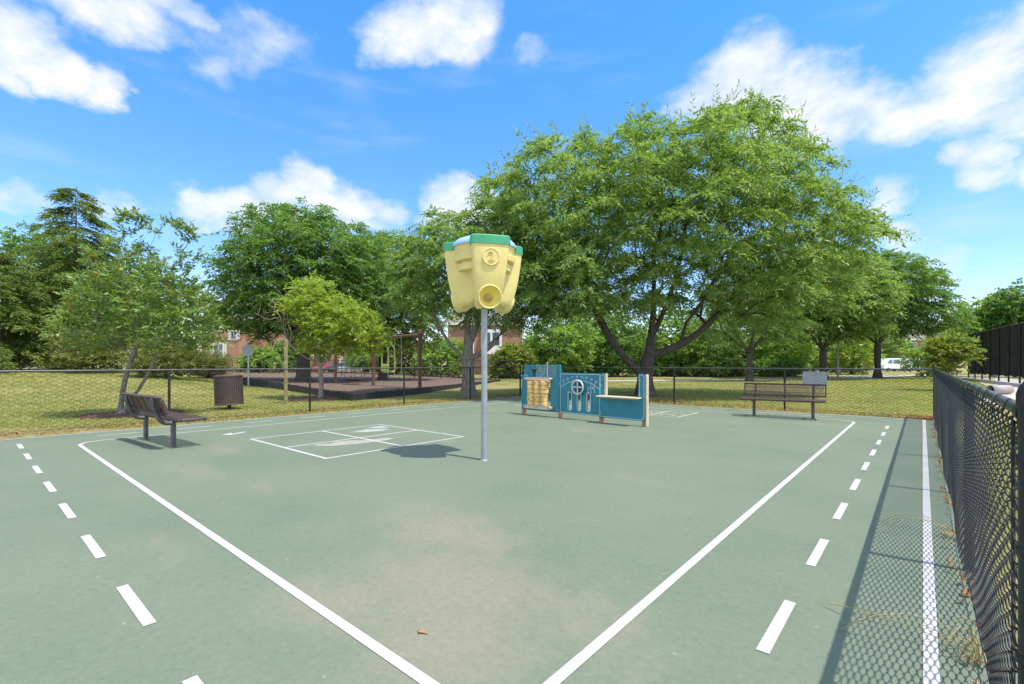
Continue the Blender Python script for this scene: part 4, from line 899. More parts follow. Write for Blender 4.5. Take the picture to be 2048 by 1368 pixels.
# ------------------------------------------------------------------ benches
def make_bench(label, loc, rz):
    """seat looks towards local +Y; legs on the local X axis"""
    t = thing('park_bench', label, 'bench', loc, rz, 'brown slatted benches on the court')
    w = .93; br = M['bench_brown']
    def slats(Mt, depth, name, vertical):
        """panel lying in the local XY plane of Mt, rim turned down"""
        b = MB(); hh = depth/2
        def put(c, d, bv=.006):
            q = MB(); q.box(c, d, bev=bv); b.add([Mt @ Vector(p) for p in q.v], q.f)
        put((0, -hh+.02, -.02), (2*w, .04, .055), .015); put((0, hh-.02, -.02), (2*w, .04, .055), .015)
        for s in (-1, 1): put((s*(w-.018), 0, -.02), (.036, depth-.082, .052), .012)
        if vertical:
            n = int((2*w-.09)/.0235)
            for i in range(n): put((-w+.05+i*.0235, 0, -.006), (.013, depth-.084, .007), 0)
            for y in (-hh*.4, hh*.4): put((0, y, -.016), (2*w-.08, .012, .010), 0)
        else:
            n = int((depth-.09)/.025)
            for i in range(n+1): put((0, -hh+.055+i*(depth-.11)/n, -.006), (2*w-.08, .017, .009), 0)
            for x in (-.6, -.3, 0, .3, .6): put((x, 0, -.016), (.02, depth-.084, .011), 0)
        return b.build(name, br, t)
    slats(Matrix.Translation((0, .19, .475)), .42, 'seat', True)
    slats(Matrix.Translation((0, -.185, .70)) @ Matrix.Rotation(R(90+20), 4, 'X') @ Matrix.Rotation(R(180), 4, 'Y'), .34, 'backrest', vertical_back)
    for s in (-1, 1):
        b = MB(); b.tube([(s*.655, 0, -.05), (s*.655, 0, .40)], .037, 16); lg = b.build('leg', M['bench_pipe'], t)
        b = MB(); b.lathe([(.037, .0), (.06, .002), (.06, .008), (.038, .014)], 16, (s*.655, 0, 0)); b.build('foot_plate', M['bench_pipe'], lg)
        b = MB(); pts = [(.02, .405), (-.05, .405), (-.10, .408), (-.15, .43), (-.19, .475), (-.22, .54), (-.245, .62), (-.275, .72), (-.30, .81)]
        b.tube([(s*.655, y, z) for y, z in pts], .033, 14); b.build('back_support', M['bench_pipe'], t)
        b = MB(); b.box((s*.655, .2, .425), (.05, .36, .035), bev=.006); b.build('seat_bracket', M['bench_brown'], t)
        b = MB(); b.box((s*.655, -.2, .62), (.045, .05, .05), bev=.006); b.build('back_bracket', M['bench_pipe'], t)
    return t
vertical_back = False
make_bench('brown bench at left facing the fence, its curved pipe back supports toward the camera', (-9.88, 2.22, 0), R(4))
vertical_back = True
make_bench('brown bench with see-through back at the far end, facing the camera', (-2.70, 13.70, 0), R(186))

# ------------------------------------------------------------------ ball hopper on a pole
M['numeral_yellow'] = plain('numeral_yellow', (.76, .55, .15), .5, var=.05)
def hopper():
    t = thing('ball_hopper', 'yellow ball hopper with green and blue rim on a grey pole', 'ball game post', (-4.71, 4.86, 0))
    b = MB(); b.tube([(0, 0, -.2), (0, 0, 2.3)], .0435, 24); po = b.build('pole', M['galvanised'], t)
    b = MB(); b.lathe([(.0435, .012), (.055, .01), (.06, .003)], 24); b.build('pole_collar', M['galvanised'], po)
    b = MB(); b.lathe([(.03, 2.16), (.11, 2.15), (.14, 2.2), (.20, 2.30), (.265, 2.62), (.275, 2.650), (.372, 2.652), (.38, 2.66), (.388, 2.735), (.38, 2.745), (.365, 2.75), (.362, 2.775), (.418, 2.777), (.428, 2.787), (.436, 2.85), (.428, 2.862), (.412, 2.87), (.44, 2.99), (.42, 3.0), (.25, 2.75), (.06, 2.55)], 48)
    b.build('hopper_body', M['yellow_plastic'], t).data.set_sharp_from_angle(angle=R(28))
    face = R(-36)
    secs = [(3.06, .19, .520, .262), (2.93, .19, .518, .256), (2.75, .17, .505, .236), (2.55, .15, .484, .212), (2.40, .13, .455, .192), (2.28, .12, .422, .172), (2.20, .11, .390, .152), (2.145, .13, .354, .126), (2.115, .18, .326, .100)]
    for k in range(3):
        a = face+R(120*k); Rz = Matrix.Rotation(a, 4, 'Z'); c = .045
        def ring(z, ri, ro, hw, dz=0):
            q = []
            for (x, y) in [(ri, -hw*.92), (ro-c, -hw), (ro-c*.3, -hw+c*.3), (ro, -hw+c), (ro+.012*max(-.2, min(1, (z-2.3)/.4)), 0), (ro, hw-c), (ro-c*.3, hw-c*.3), (ro-c, hw), (ri, hw*.92)]:
                zz = z+(2.24-z)*max(0, (ro-x)/(ro-ri))*.9 if z < 2.24 else z
                q.append(Rz @ Vector((x, y, zz)))
            return q
        b = MB(); vs = []; n = 9
        fine = []
        for s0, s1 in zip(secs[:-1], secs[1:]):
            for j in range(3):
                f = j/3; fine.append(tuple(p+(q-p)*f for p, q in zip(s0, s1)))
        fine.append(secs[-1])
        for s in fine: vs += ring(*s)
        fs = [(l*n+i, l*n+i+1, l*n+n+i+1, l*n+n+i) for l in range(len(fine)-1) for i in range(n-1)]
        L0 = (len(fine)-1)*n; fs.append(tuple(range(L0, L0+n))); fs.append(tuple(range(n-1, -1, -1)))
        fs += [(l*n+n-1, l*n, l*n+n, l*n+2*n-1) for l in range(len(fine)-1)]
        b.add(vs, fs, True); ch = b.build('chute', M['yellow_plastic'], t)
        Mo = Rz @ Matrix.Translation((.392, 0, 2.268)) @ Matrix.Rotation(R(90+14), 4, 'Y')
        prof = [(.1405, .012, 0), (.112, -.035, .014), (.078, -.085, .030), (.066, -.095, .032)]; N_ = 40
        def funnel(k, pr, close):
            q = MB(); vs = [Mo @ Vector((r_*k*math.cos(2*math.pi*j/N_)+off, r_*k*math.sin(2*math.pi*j/N_), z_)) for (r_, z_, off) in pr for j in range(N_)]
            fs = [(l*N_+j, l*N_+(j+1) % N_, l*N_+N_+(j+1) % N_, l*N_+N_+j) for l in range(len(pr)-1) for j in range(N_)]+[tuple(range((len(pr)-1)*N_, len(pr)*N_))]
            if close: fs.append(tuple(range(N_-1, -1, -1)))
            q.add(vs, fs); return q
        co_ = funnel(1.02, [(.1405, .2, 0)]+prof, True).build('cutter', M['yellow_plastic'], t)
        for o_ in (ch, co_):
            bm = bmesh.new(); bm.from_mesh(o_.data); bmesh.ops.remove_doubles(bm, verts=bm.verts, dist=1e-5); bmesh.ops.recalc_face_normals(bm, faces=bm.faces); bm.to_mesh(o_.data); bm.free()
        md = ch.modifiers.new('cut', 'BOOLEAN'); md.object = co_; md.operation = 'DIFFERENCE'; md.solver = 'EXACT'
        me_ = bpy.data.meshes.new_from_object(ch.evaluated_get(bpy.context.evaluated_depsgraph_get()))
        ch.modifiers.clear(); ch.data = me_; bpy.data.objects.remove(co_)
        me_.polygons.foreach_set('use_smooth', [p.area < .02 for p in me_.polygons]); me_.set_sharp_from_angle(angle=R(32))
        # green rim
        b = MB(); vs = []; rs = [(2.945, .16, .530, .268), (3.05, .16, .528, .268), (3.065, .17, .515, .258)]
        for s in rs: vs += ring(*s)
        fs = [(l*n+i, l*n+(i+1) % n, l*n+n+(i+1) % n, l*n+n+i) for l in range(2) for i in range(n)]+[tuple(range(2*n, 3*n)), tuple(range(n-1, -1, -1))]
        b.add(vs, fs); b.build('green_rim', M['green_plastic'], ch)
        # outlet: ring with a conical throat, leaning like the face of the chute
        b = MB(); q = MB(); q.lathe([(.141, -.02), (.158, -.02), (.163, .040), (.158, .047), (.148, .048), (.141, .042), (.141, -.02)], 40)
        b.add([Mo @ Vector(p) for p in q.v], q.f, True); b.build('outlet_ring', M['yellow_plastic'], ch)
        funnel(1.0, prof, False).build('outlet_throat', M['yellow_inside_lit'], ch)
        # numbered disc
        Md = Rz @ Matrix.Translation((.517, 0, 2.775)) @ Matrix.Rotation(R(90+4), 4, 'Y')
        b = MB(); q = MB(); q.lathe([(.115, -.02), (.115, .010), (.112, .0145), (.104, .0145), (.100, .008), (.001, .008)], 40); b.add([Md @ Vector(p) for p in q.v], q.f, False)
        dd = b.build('number_disc', M['yellow_plastic'], ch)
        Mt = Md @ Matrix.Translation((0, 0, .010)) @ Matrix.Rotation(R(90), 4, 'Z')
        text_mesh(str((1, 2, 0)[k]+1) if k else '2', .185, M['numeral_yellow'], 'numeral', ch, Mt, .012)
        # blue dome between the chutes
        a1 = a+R(60); b = MB(); b.lathe([(.452, 2.985), (.455, 3.0), (.44, 3.045), (.40, 3.085), (.33, 3.115), (.25, 3.125), (.25, 3.10), (.32, 3.09), (.39, 3.06), (.42, 2.985)], 14, (0, 0, 0), True, a1-R(33), a1+R(33))
        b.build('blue_dome', M['blue_plastic'], t)
hopper()

# ------------------------------------------------------------------ teal activity wall
def rrect(x0, z0, x1, z1, r=(0, 0, 0, 0), n=5):
    """rounded rectangle, radii for bottom-left, bottom-right, top-right, top-left"""
    pts = []
    for (cx, cz, rr, a) in ((x0, z0, r[0], 180), (x1, z0, r[1], 270), (x1, z1, r[2], 0), (x0, z1, r[3], 90)):
        sx = 1 if cx == x0 else -1; sz = 1 if cz == z0 else -1
        if rr <= 0: pts.append((cx, cz)); continue
        for i in range(n+1):
            q = R(a+90*i/n); pts.append((cx+sx*rr+rr*math.cos(q), cz+sz*rr+rr*math.sin(q)))
    return pts
def outline(b, pts, w, y=-.003):
    n = len(pts); vs = []; P2 = [Vector(p) for p in pts]
    for i, p in enumerate(P2):
        d1 = (p-P2[i-1]); d2 = (P2[(i+1) % n]-p)
        d1 = d1.normalized() if d1.length > 1e-6 else d2.normalized(); d2 = d2.normalized() if d2.length > 1e-6 else d1
        m = Vector((-d1.y-d2.y, d1.x+d2.x)).normalized()
        for s in (-1, 1): q = p+m*w/2*s; vs.append((q.x, y, q.y))
    b.add(vs, [(2*i, 2*i+1, (2*i+3) % (2*n), (2*i+2) % (2*n)) for i in range(n)])
def holed(b, outer, holes, thick, y0=0):
    """plate with holes, built by triangulating front and back"""
    from mathutils.geometry import tessellate_polygon
    loops = [outer]+holes; flat = [p for l in loops for p in l]
    tri = tessellate_polygon([[Vector((x, z, 0)) for x, z in l] for l in loops])
    k = len(flat); vs = [(x, y0, z) for x, z in flat]+[(x, y0+thick, z) for x, z in flat]; fs = []
    for a, c, d in tri:
        p, q, s = (Vector(flat[i]) for i in (a, c, d))
        if (q-p).cross(s-p) < 0: c, d = d, c
        fs.append((a, c, d)); fs.append((a+k, d+k, c+k))
    o = 0
    for l in loops:
        m = len(l)
        for i in range(m): e = (i+1) % m; fs.append((o+i, o+i+k, o+e+k, o+e))
        o += m
    b.add(vs, fs)
def activity_wall():
    p0 = Vector((-8.26, 9.98, 0)); p1 = Vector((-4.50, 9.70, 0)); ang = math.atan2((p1-p0).y, (p1-p0).x)
    t = thing('activity_wall', 'row of teal play panels with yellow drums, toy steering wheel and counter', 'play panel', tuple(p0), ang)
    x1, x2, x3 = 1.33, 2.545, 3.74
    # feet
    for x in (.06, x1+.0, x2+.03, x3-.05):
        b = MB(); b.box((x, .05, .06), (.11, .1, .2), bev=.008); b.build('foot', M['wood'], t)
    # drum panel
    b = MB(); holed(b, rrect(0, .13, x1-.02, 1.02, (.02, .02, .02, .05)), [rrect(.275, .27, 1.02, .93)[::-1]], .045)
    dp = b.build('drum_panel', M['teal'], t)
    b = MB(); b.box((1.235, .085, 1.16), (.12, .07, .36), bev=.008); b.build('right_column', M['teal'], t)
    b = MB(); b.prism([(-.04, 1.02), (.2, 1.02), (.2, 1.045), (.1, 1.075), (-.04, 1.04)], .08, Matrix.Translation((0, -.015, 0))); b.build('corner_cap', M['blue_teal'], t)
    b = MB(); holed(b, rrect(.03, .98, 1.17, 1.335, (0, 0, .0, .03)), [rrect(.50, 1.03, .86, 1.305)[::-1], rrect(.94, 1.03, 1.13, 1.305)[::-1]], .04, .07)
    wp = b.build('window_panel', M['teal'], t)
    b = MB()
    for x0, xx in ((.50, .86), (.94, 1.13)): outline(b, rrect(x0-.012, 1.02, xx+.012, 1.317), .014, .067)
    b.build('window_trim', M['teal_edge'], wp)
    b = MB()
    for x0, xx in ((.50, .86), (.94, 1.13)): b.box(((x0+xx)/2, .09, 1.167), (xx-x0, .006, .275))
    b.build('window_pane', M['clear_pane'], wp)
    b = MB(); b.tube([(.90, .03, .95), (.90, .03, 1.42)], .017, 10); b.build('grey_rod', M['galvanised'], t)
    b = MB(); b.tube([(.41, .03, .96), (.41, .03, 1.2)], .022, 8); b.lathe([(.0, 1.2), (.075, 1.205), (.075, 1.235), (0, 1.245)], 16, (.41, .03, 0)); b.build('black_knob', M['ink'], t)
    # coral shelf and lower bar
    b = MB(); b.box((.655, -.055, .945), (.84, .15, .035), bev=.01); b.build('upper_shelf', M['coral'], t)
    b = MB(); b.prism(rrect(.19, .965, 1.09, 1.0, (.0, .0, .015, .015)), .12, Matrix.Translation((0, -.115, 0))); b.build('shelf_top', M['tan_plastic'], t)
    b = MB(); b.prism(rrect(.17, .185, 1.12, .275, (.044,)*4), .12, Matrix.Translation((0, -.125, 0)), 0); lb = b.build('lower_bar', M['tan_plastic'], t)
    b = MB()
    for x in (.22, .65, 1.07): b.lathe([(0, .008), (.016, .006), (.018, 0)], 12, (0, 0, 0)); 
    b = MB()
    for x in (.22, .64, 1.07):
        q = MB(); q.lathe([(.018, 0), (.016, .008), (.001, .009)], 12); b.add([Vector((x+p[0], -.125-p[2], .23+p[1])) for p in q.v], q.f)
    b.build('bolts', M['rust'], lb)
    r = random.Random(2)
    for c in range(3):
        x = .405+.24*c
        b = MB(); b.tube([(x, -.06, .27), (x, -.06, .94)], .012, 8); b.build('drum_rod', M['galvanised'], t)
        for k in range(6):
            z = .33+.106*k; rd = (.112 if (k+c) % 3 else .106)*(.82 if k < 3 and c > 0 else 1); a0 = r.uniform(0, 6.28)
            b = MB(); prof = [(.02, z-.05), (rd-.008, z-.050), (rd, z-.043), (rd, z+.040), (rd-.008, z+.047), (.02, z+.047)]
            b.lathe(prof, 7, (x+.004*r.uniform(-1, 1), -.06, 0), False, a0, a0+2*math.pi)
            d = b.build('drum', M['drum_yellow'], t)
            if (c, k) in ((0, 1), (0, 2), (1, 5), (1, 1)):
                text_mesh({(0, 2): '7', (0, 1): 'B', (1, 5): 'N', (1, 1): 'c'}[(c, k)], .075, M['purple_ink'] if c else M['ink'], 'drum_mark', d, Matrix.Translation((x, -.06-rd-.001, z)) @ FACE, .001)
    # dashboard panel
    zz = 1.14; slot = [rrect(x-.052, .22, x+.052, .66, (.05,)*4, 7) for x in (1.655, 1.935, 2.215)]
    b = MB(); holed(b, rrect(x1, .13, x2+.14, zz, (.0, .02, .10, .03), 8), [s[::-1] for s in slot], .045, .002); ds = b.build('dashboard_panel', M['teal'], t)
    b = MB()
    outline(b, rrect(x1+.02, .15, x2-.01, zz-.03, (.02, .02, .02, .03)), .012, -.002)
    for s in slot: outline(b, [((x-sum(q[0] for q in s)/len(s))*1.09+sum(q[0] for q in s)/len(s), (z-.44)*1.02+.44) for x, z in s], .014, -.002)
    # speedometer arc
    cx, cz, ra = 1.945, -.055, 1.0; a = [R(55.5+69*i/24) for i in range(25)]
    for i in range(24):
        u, v = a[i], a[i+1]
        b.add([(cx+rr*math.cos(q), -.002, cz+rr*math.sin(q)) for rr, q in ((ra, u), (ra+.009, u), (ra+.009, v), (ra, v))], [(0, 1, 2, 3)])
    for i in range(19):
        q = R(56+68*i/18); l = .055 if i % 2 == 0 else .026; dx, dz = -math.sin(q)*.0045, math.cos(q)*.0045
        b.add([(cx+rr*math.cos(q)+s*dx, -.0025, cz+rr*math.sin(q)+s*dz) for rr, s in ((ra+.004, 1), (ra+l, 1), (ra+l, -1), (ra+.004, -1))], [(0, 1, 2, 3)])
    # gear shift diagram
    def ln(p, q, w=.011):
        d = (Vector(q)-Vector(p)).normalized(); nn = Vector((-d.y, d.x))*w/2; P_, Q_ = Vector(p), Vector(q)
        b.add([(v.x, -.0022, v.y) for v in (P_-nn, Q_-nn, Q_+nn, P_+nn)], [(0, 1, 2, 3)])
    gx, gz_ = 2.335, .79
    ln((gx-.135, gz_), (gx-.03, gz_)); ln((gx+.03, gz_), (gx+.06, gz_)); ln((gx-.135, gz_), (gx-.135, gz_-.10)); ln((gx-.135, gz_-.10), (gx-.10, gz_-.115))
    for x in (-.045, .055):
        for s in (1, -1): ln((gx+x, gz_+.02*s), (gx+x, gz_+.10*s)); ln((gx+x, gz_+.10*s), (gx+x+.035, gz_+.115*s))
    outline(b, [(gx+.005+.024*math.cos(R(30*i)), gz_+.024*math.sin(R(30*i))) for i in range(12)], .011, -.0022)
    b.build('engraved_lines', M['engraving'], ds)
    for i in range(10):
        q = R(124-68*i/9); text_mesh(str(10*i), .066, M['engraving'], 'dial_number', ds, Matrix.Translation((cx+(ra+.105)*math.cos(q), -.002, cz+(ra+.105)*math.sin(q))) @ FACE @ Matrix.Rotation(q-R(90), 4, 'Z'), .001)
    # steering wheel
    b = MB(); wx, wz, wr = 1.945, .795, .165; n = 36
    b.tube([(wx+wr*math.cos(2*math.pi*i/n), -.075, wz+wr*math.sin(2*math.pi*i/n)) for i in range(n+1)], .022, 10, caps=False); sw = b.build('steering_wheel', M['wheel_grey'], t)
    b = MB(); b.box((wx, -.072, wz), (2*wr-.03, .03, .036), bev=.008); b.box((wx, -.0725, wz), (.036, .028, 2*wr-.03), bev=.008)
    q = MB(); q.lathe([(.03, 0), (.028, .03), (.015, .045), (.001, .047)], 14); b.add([Vector((wx+p[0], -.075-p[2]*.6, wz+p[1])) for p in q.v], q.f); b.build('spokes', M['wheel_grey'], sw)
    b = MB(); b.tube([(wx, -.07, wz), (wx, .01, wz)], .022, 10); b.build('wheel_axle', M['galvanised'], sw)
    b = MB(); q = MB(); q.lathe([(.13, 0), (.13, .006), (.001, .007)], 30); b.add([Vector((wx+p[0], -.004-p[2], wz+p[1])) for p in q.v], q.f); b.build('wheel_recess', M['teal_dark'], sw)
    # counter panel
    b = MB(); x2b = x2+.145
    poly = [(x2+.001, .12), (x3-.06, .12), (x3-.01, .15), (x3, .2), (x3, 1.06), (x3-.03, 1.12), (x3-.08, 1.145), (x3-.16, 1.145), (x3-.16, .60), (x2+.15, .60), (x2+.15, .61), (x2+.001, .61)]
    b.prism(poly, .045, Matrix.Translation((0, -.045, 0))); cp = b.build('counter_panel', M['teal'], t)
    b = MB(); outline(b, [(x2+.02, .145), (x3-.07, .145), (x3-.03, .17), (x3-.025, .22), (x3-.025, 1.05), (x3-.05, 1.10), (x3-.09, 1.12), (x3-.14, 1.12), (x3-.14, .62), (x3-.14, .575), (x2+.02, .575)], .011, -.0475)
    outline(b, rrect(x2+.015, .63, x2+.125, 1.1, (.01, .01, .08, .01)), .010, -.002)
    b.build('engraved_lines', M['engraving'], cp)
    b = MB(); b.box((x3+.022, 0, .565), (.042, .09, 1.13), bev=.012); b.build('tan_edge_post', M['tan_plastic'], t)
    b = MB(); b.box((x2+.158, .03, .88), (.03, .075, .50), bev=.008); b.build('tan_edge_strip', M['tan_plastic'], t)
    b = MB(); b.box(((x2+x3)/2-.02, -.10, .617), (x3-x2-.10, .26, .03), bev=.013); ct = b.build('counter_shelf', M['tan_plastic'], t)
    b = MB()
    for x in (x2+.22, x3-.27): b.tube([(x, -.12, .597), (x, -.05, .597), (x, -.046, .55)], .016, 8)
    b.build('shelf_brackets', M['galvanised'], ct)
    b = MB()
    for x, z, y in ((x2+.06, 1.0, 0), (x2+.05, .2, -.046), (x3-.07, .2, -.046), (x1+.06, 1.05, 0), (x3-.12, 1.0, -.046), (1.24, .2, 0), (x2+.05, .26, -.046)):
        q = MB(); q.lathe([(.016, 0), (.014, .006), (.001, .007)], 10); b.add([Vector((x+p[0], y-p[2], z+p[1])) for p in q.v], q.f)
    b.build('panel_bolts', M['galvanised'], t)
def pane_mat():
    m, nt, b = nodes('clear_pane'); b.inputs['Base Color'].default_value = (.35, .55, .62, 1); b.inputs['Roughness'].default_value = .12
    tr = N(nt, 'ShaderNodeBsdfTransparent'); tr.inputs['Color'].default_value = (.75, .92, .95, 1); mx = N(nt, 'ShaderNodeMixShader'); mx.inputs[0].default_value = .72
    L(nt, b.outputs[0], mx.inputs[1]); L(nt, tr.outputs[0], mx.inputs[2]); L(nt, mx.outputs[0], nt.nodes['Material Output'].inputs['Surface'])
    return m
M['clear_pane'] = pane_mat()
M['teal_dark'] = plain('teal_dark', (.012, .075, .12), .6)
M['blue_teal'] = plain('blue_teal', (.05, .24, .45), .4)
activity_wall()

# ------------------------------------------------------------------ litter bin, stake, sign plate on the fence
def bin_():
    t = thing('litter_bin', 'round slatted dark brown litter bin leaning slightly on the lawn behind the left fence', 'bin', (-15.95, 5.35, 0), 0); t.rotation_euler = (R(1.5), R(-2.2), 0)
    b = MB(); w, h0, h1 = .375, .14, .98; n = 40
    for k in range(n):
        a = 2*math.pi*k/n; b.box((w*math.cos(a), w*math.sin(a), (h0+h1)/2), (.016, .050, h1-h0), rz=a)
    b.build('slats', M['bin_brown'], t)
    for z, hh in ((h1, .05), (h0, .04), ((h0+h1)/2, .03)):
        k = .012 if hh > .03 else -.012
        b = MB(); b.lathe([(w+k-.012, z-hh/2), (w+k+.008, z-hh/2+.006), (w+k+.012, z), (w+k+.008, z+hh/2-.006), (w+k-.012, z+hh/2), (w+k-.012, z-hh/2)], 40); b.build('hoop', M['bin_brown'], t)
    b = MB(); b.lathe([(.001, h0+.02), (w-.03, h0+.02), (w-.03, h1+.03), (w-.045, h1+.045), (w-.06, h1+.03), (w-.06, h0+.04), (.001, h0+.04)], 36); b.build('liner', M['rust'], t)
    b = MB(); b.tube([(0, 0, -.08), (0, 0, h0+.02)], .05, 12); b.lathe([(.05, .02), (.16, .015), (.16, 0)], 16); b.build('pedestal', M['ink'], t)
bin_()
b = MB(); b.box((0, 0, 1.05), (.10, .09, 2.5), bev=.01); st = b.build('wooden_stake', M['stake'], loc=(-16.72, 7.38, -.1)); st.rotation_euler = (R(.6), R(.4), A)
tag(st, 'tall square weathered wooden stake standing left of the lime green tree', 'stake')
t = thing('sign_plate', 'grey metal sign plate hung on the far fence above the right bench', 'sign', (-2.33, 15.91, 0))
b = MB(); b.prism(rrect(-.30, .72, .30, 1.14, (.04,)*4), .006); b.build('plate', M['sign_grey'], t)
b = MB(); b.box((.02, -.004, .93), (.03, .006, .36)); b.build('stiffener', M['galvanised'], t)
b = MB(); b.prism([(-.16, 1.13), (-.10, 1.13), (-.08, 1.2), (-.09, 1.25), (-.13, 1.24), (-.12, 1.19)], .006, Matrix.Translation((0, -.008, 0))); b.build('tag_strip', M['lime'], t)

# ------------------------------------------------------------------ playground
PG = [(-16.05, 9.55), (-17.35, 13.55), (-25, 27.5), (-42, 30), (-60, 24), (-56, 15.2), (-32.7, 11.9)]
PZ = [.24, .26, .10, .3, .55, .62, .46]
def playground():
    b = MB(); n = len(PG); c = (-32, 18); vs = [(c[0], c[1], .2)]+[(x, y, z-.06) for (x, y), z in zip(PG, PZ)]
    b.add(vs, [(0, 1+i, 1+(i+1) % n) for i in range(n)]); struct(b.build('playground_ground', M['woodchip']), 'brown wood chip playground surface')
    t = thing('playground_border', 'low black border of upright timbers round the wood chip playground', 'border', (0, 0, 0)); r = random.Random(3)
    for i in range(n):
        p, q = Vector(PG[i]), Vector(PG[(i+1) % n]); z0, z1 = PZ[i], PZ[(i+1) % n]; ln = (q-p).length; k = int(ln/1.22); d = (q-p)/k; a = math.atan2(d.y, d.x)
        b = MB()
        for j in range(k):
            m = p+d*(j+.5); z = z0+(z1-z0)*(j+.5)/k
            b.box((m.x, m.y, z/2-.12), (d.length-.015, .10, z+.24), rz=a, bev=.015)
            e = p+d*j; b.box((e.x, e.y, z/2-.10), (.09, .125, z+.25), rz=a, bev=.02)
        b.build('border_side', M['border_black'], t)
playground()
def swing_set():
    p0 = Vector((-18.0, 14.2)); p1 = Vector((-26.5, 14.62)); d = p1-p0; a = math.atan2(d.y, d.x); ln = d.length
    t = thing('swing_set', 'brown swing frame with lime green arched swing seats', 'swing set', (p0.x, p0.y, 0), a)
    for i, (x, h) in enumerate(((0, 2.93), (4.2, 2.9), (ln, 2.9))):
        b = MB(); b.tube([(x, 0, -.1), (x, 0, h)], .085, 14); po = b.build('post', M['swing_brown'], t)
        b = MB(); b.lathe([(.088, h-.02), (.088, h+.01), (.05, h+.04), (.001, h+.045)], 14, (x, 0, 0)); b.build('post_cap', M['swing_brown'], po)
        b = MB(); b.box((x, 0, 2.72), (.22, .2, .22), bev=.03); b.build('beam_clamp', M['swing_brown'], po)
    for x0, x1 in ((.11, 4.09), (4.31, ln-.11)):
        b = MB(); b.tube([(x0, 0, 2.72), (x1, 0, 2.72)], .07, 14); b.build('beam', M['swing_brown'], t)
    s = MB()
    sw = bpy.data.objects.new('tandem_swing', None); 
    ch = MB()
    for x in (3.05, 2.45): ch.tube([(x, 0, 2.65), (x, 0, 2.32)], .018, 6)
    for x in (1.55,): ch.tube([(x, 0, 2.65), (x, 0, .7)], .016, 6)
    for x in (2.15,): ch.tube([(x, 0, 2.65), (x, 0, .7)], .016, 6)
    c = ch.build('chains', M['chain'], t)
    b = MB()
    for x, w in ((3.05, .30), (2.45, .30)):
        b.tube([(x-w*1.02, .0, 1.0), (x-w, 0, 1.75)]+[(x+w*math.cos(R(q)), 0, 1.98+.32*math.sin(R(q))) for q in range(170, -1, -17)]+[(x+w*1.0, 0, 1.75), (x+w*1.15, 0, 1.0)], .035, 8)
    b.tube([(2.35, .0, 2.0), (3.4, 0, 2.02)], .018, 6); b.build('arched_frame', M['lime'], t)
    b = MB(); b.box((2.75, 0, .95), (.75, .35, .1), bev=.04); b.box((2.75, .16, 1.15), (.7, .06, .4), bev=.03); b.box((1.85, 0, .68), (.6, .2, .05), bev=.02); b.build('seat', M['lime'], t)
    b = MB(); b.lathe([(.03, .42), (.35, .40), (.52, .47), (.55, .52), (.50, .53), (.3, .46), (.02, .45)], 20, (6.4, 0, 0)); b.build('dish_seat', M['ink'], t)
    b = MB()
    for q in range(4): an = R(45+90*q); b.tube([(6.4+.5*math.cos(an), .5*math.sin(an), .5), (6.4+.35*(1 if math.cos(an) > 0 else -1), 0, 2.65)], .014, 6)
    b.build('dish_chains', M['ink'], t)
swing_set()

# ------------------------------------------------------------------ traffic sign, lamp post, drain pipe, yellow sign
x, y = P(497, 28.5); t = thing('traffic_sign', 'back of a round grey traffic sign on a white post', 'traffic sign', (x, y, float(gz(x, y))), A)
b = MB(); b.tube([(0, 0, -.3), (0, 0, 2.4)], .05, 10); b.build('post', M['white_paint'], t)
b = MB(); b.prism([(.37*math.cos(R(15*i)), 2.16+.37*math.sin(R(15*i))) for i in range(24)], .012, Matrix.Translation((0, -.068, 0))); b.build('plate', M['sign_grey'], t)
x, y = P(1676, 44); t = thing('lamp_post', 'slim grey lamp post beside the path', 'lamp post', (x, y, 0), A)
b = MB(); b.tube([(0, 0, -.2), (0, 0, 4.6)], [.085, .055], 10); b.build('pole', M['galvanised'], t)
b = MB(); b.tube([(0, 0, 4.55), (.3, 0, 4.75), (.7, 0, 4.8)], .035, 8); b.box((.9, 0, 4.79), (.55, .22, .12), bev=.04); b.build('lamp_head', M['galvanised'], t)
b = MB(); b.box((0, -.12, .75), (.42, .14, .55), bev=.03); b.build('meter_box', M['sign_grey'], t)
x, y = P(2003, 21); t = thing('drain_pipe', 'short stub of pinkish grey pipe lying by the side path', 'pipe', (x, y, 0), A)
b = MB(); q = MB(); q.lathe([(.17, 0), (.2, 0), (.2, .85), (.17, .85), (.17, 0)], 20); b.add([Vector((p[2]-.5, p[0], p[1]+.22)) for p in q.v], q.f, True); b.build('barrel', M['pipe_pink'], t)
b = MB(); q = MB(); q.lathe([(.165, .8), (.01, .8)], 20); b.add([Vector((p[2]-.5, p[0], p[1]+.22)) for p in q.v], q.f); b.build('end_plug', M['rust'], t)
x, y = P(1947, 62); t = thing('warning_sign', 'yellow diamond warning sign peeking past the windscreen fence', 'traffic sign', (x, y, 0), A)
b = MB(); b.tube([(0, 0, -.2), (0, 0, 2.4)], .04, 8); b.build('post', M['galvanised'], t)
b = MB(); b.prism([(0, 1.55), (.6, 2.15), (0, 2.75), (-.6, 2.15)], .02, Matrix.Translation((0, -.07, 0))); b.build('plate', M['yellow_sign'], t)

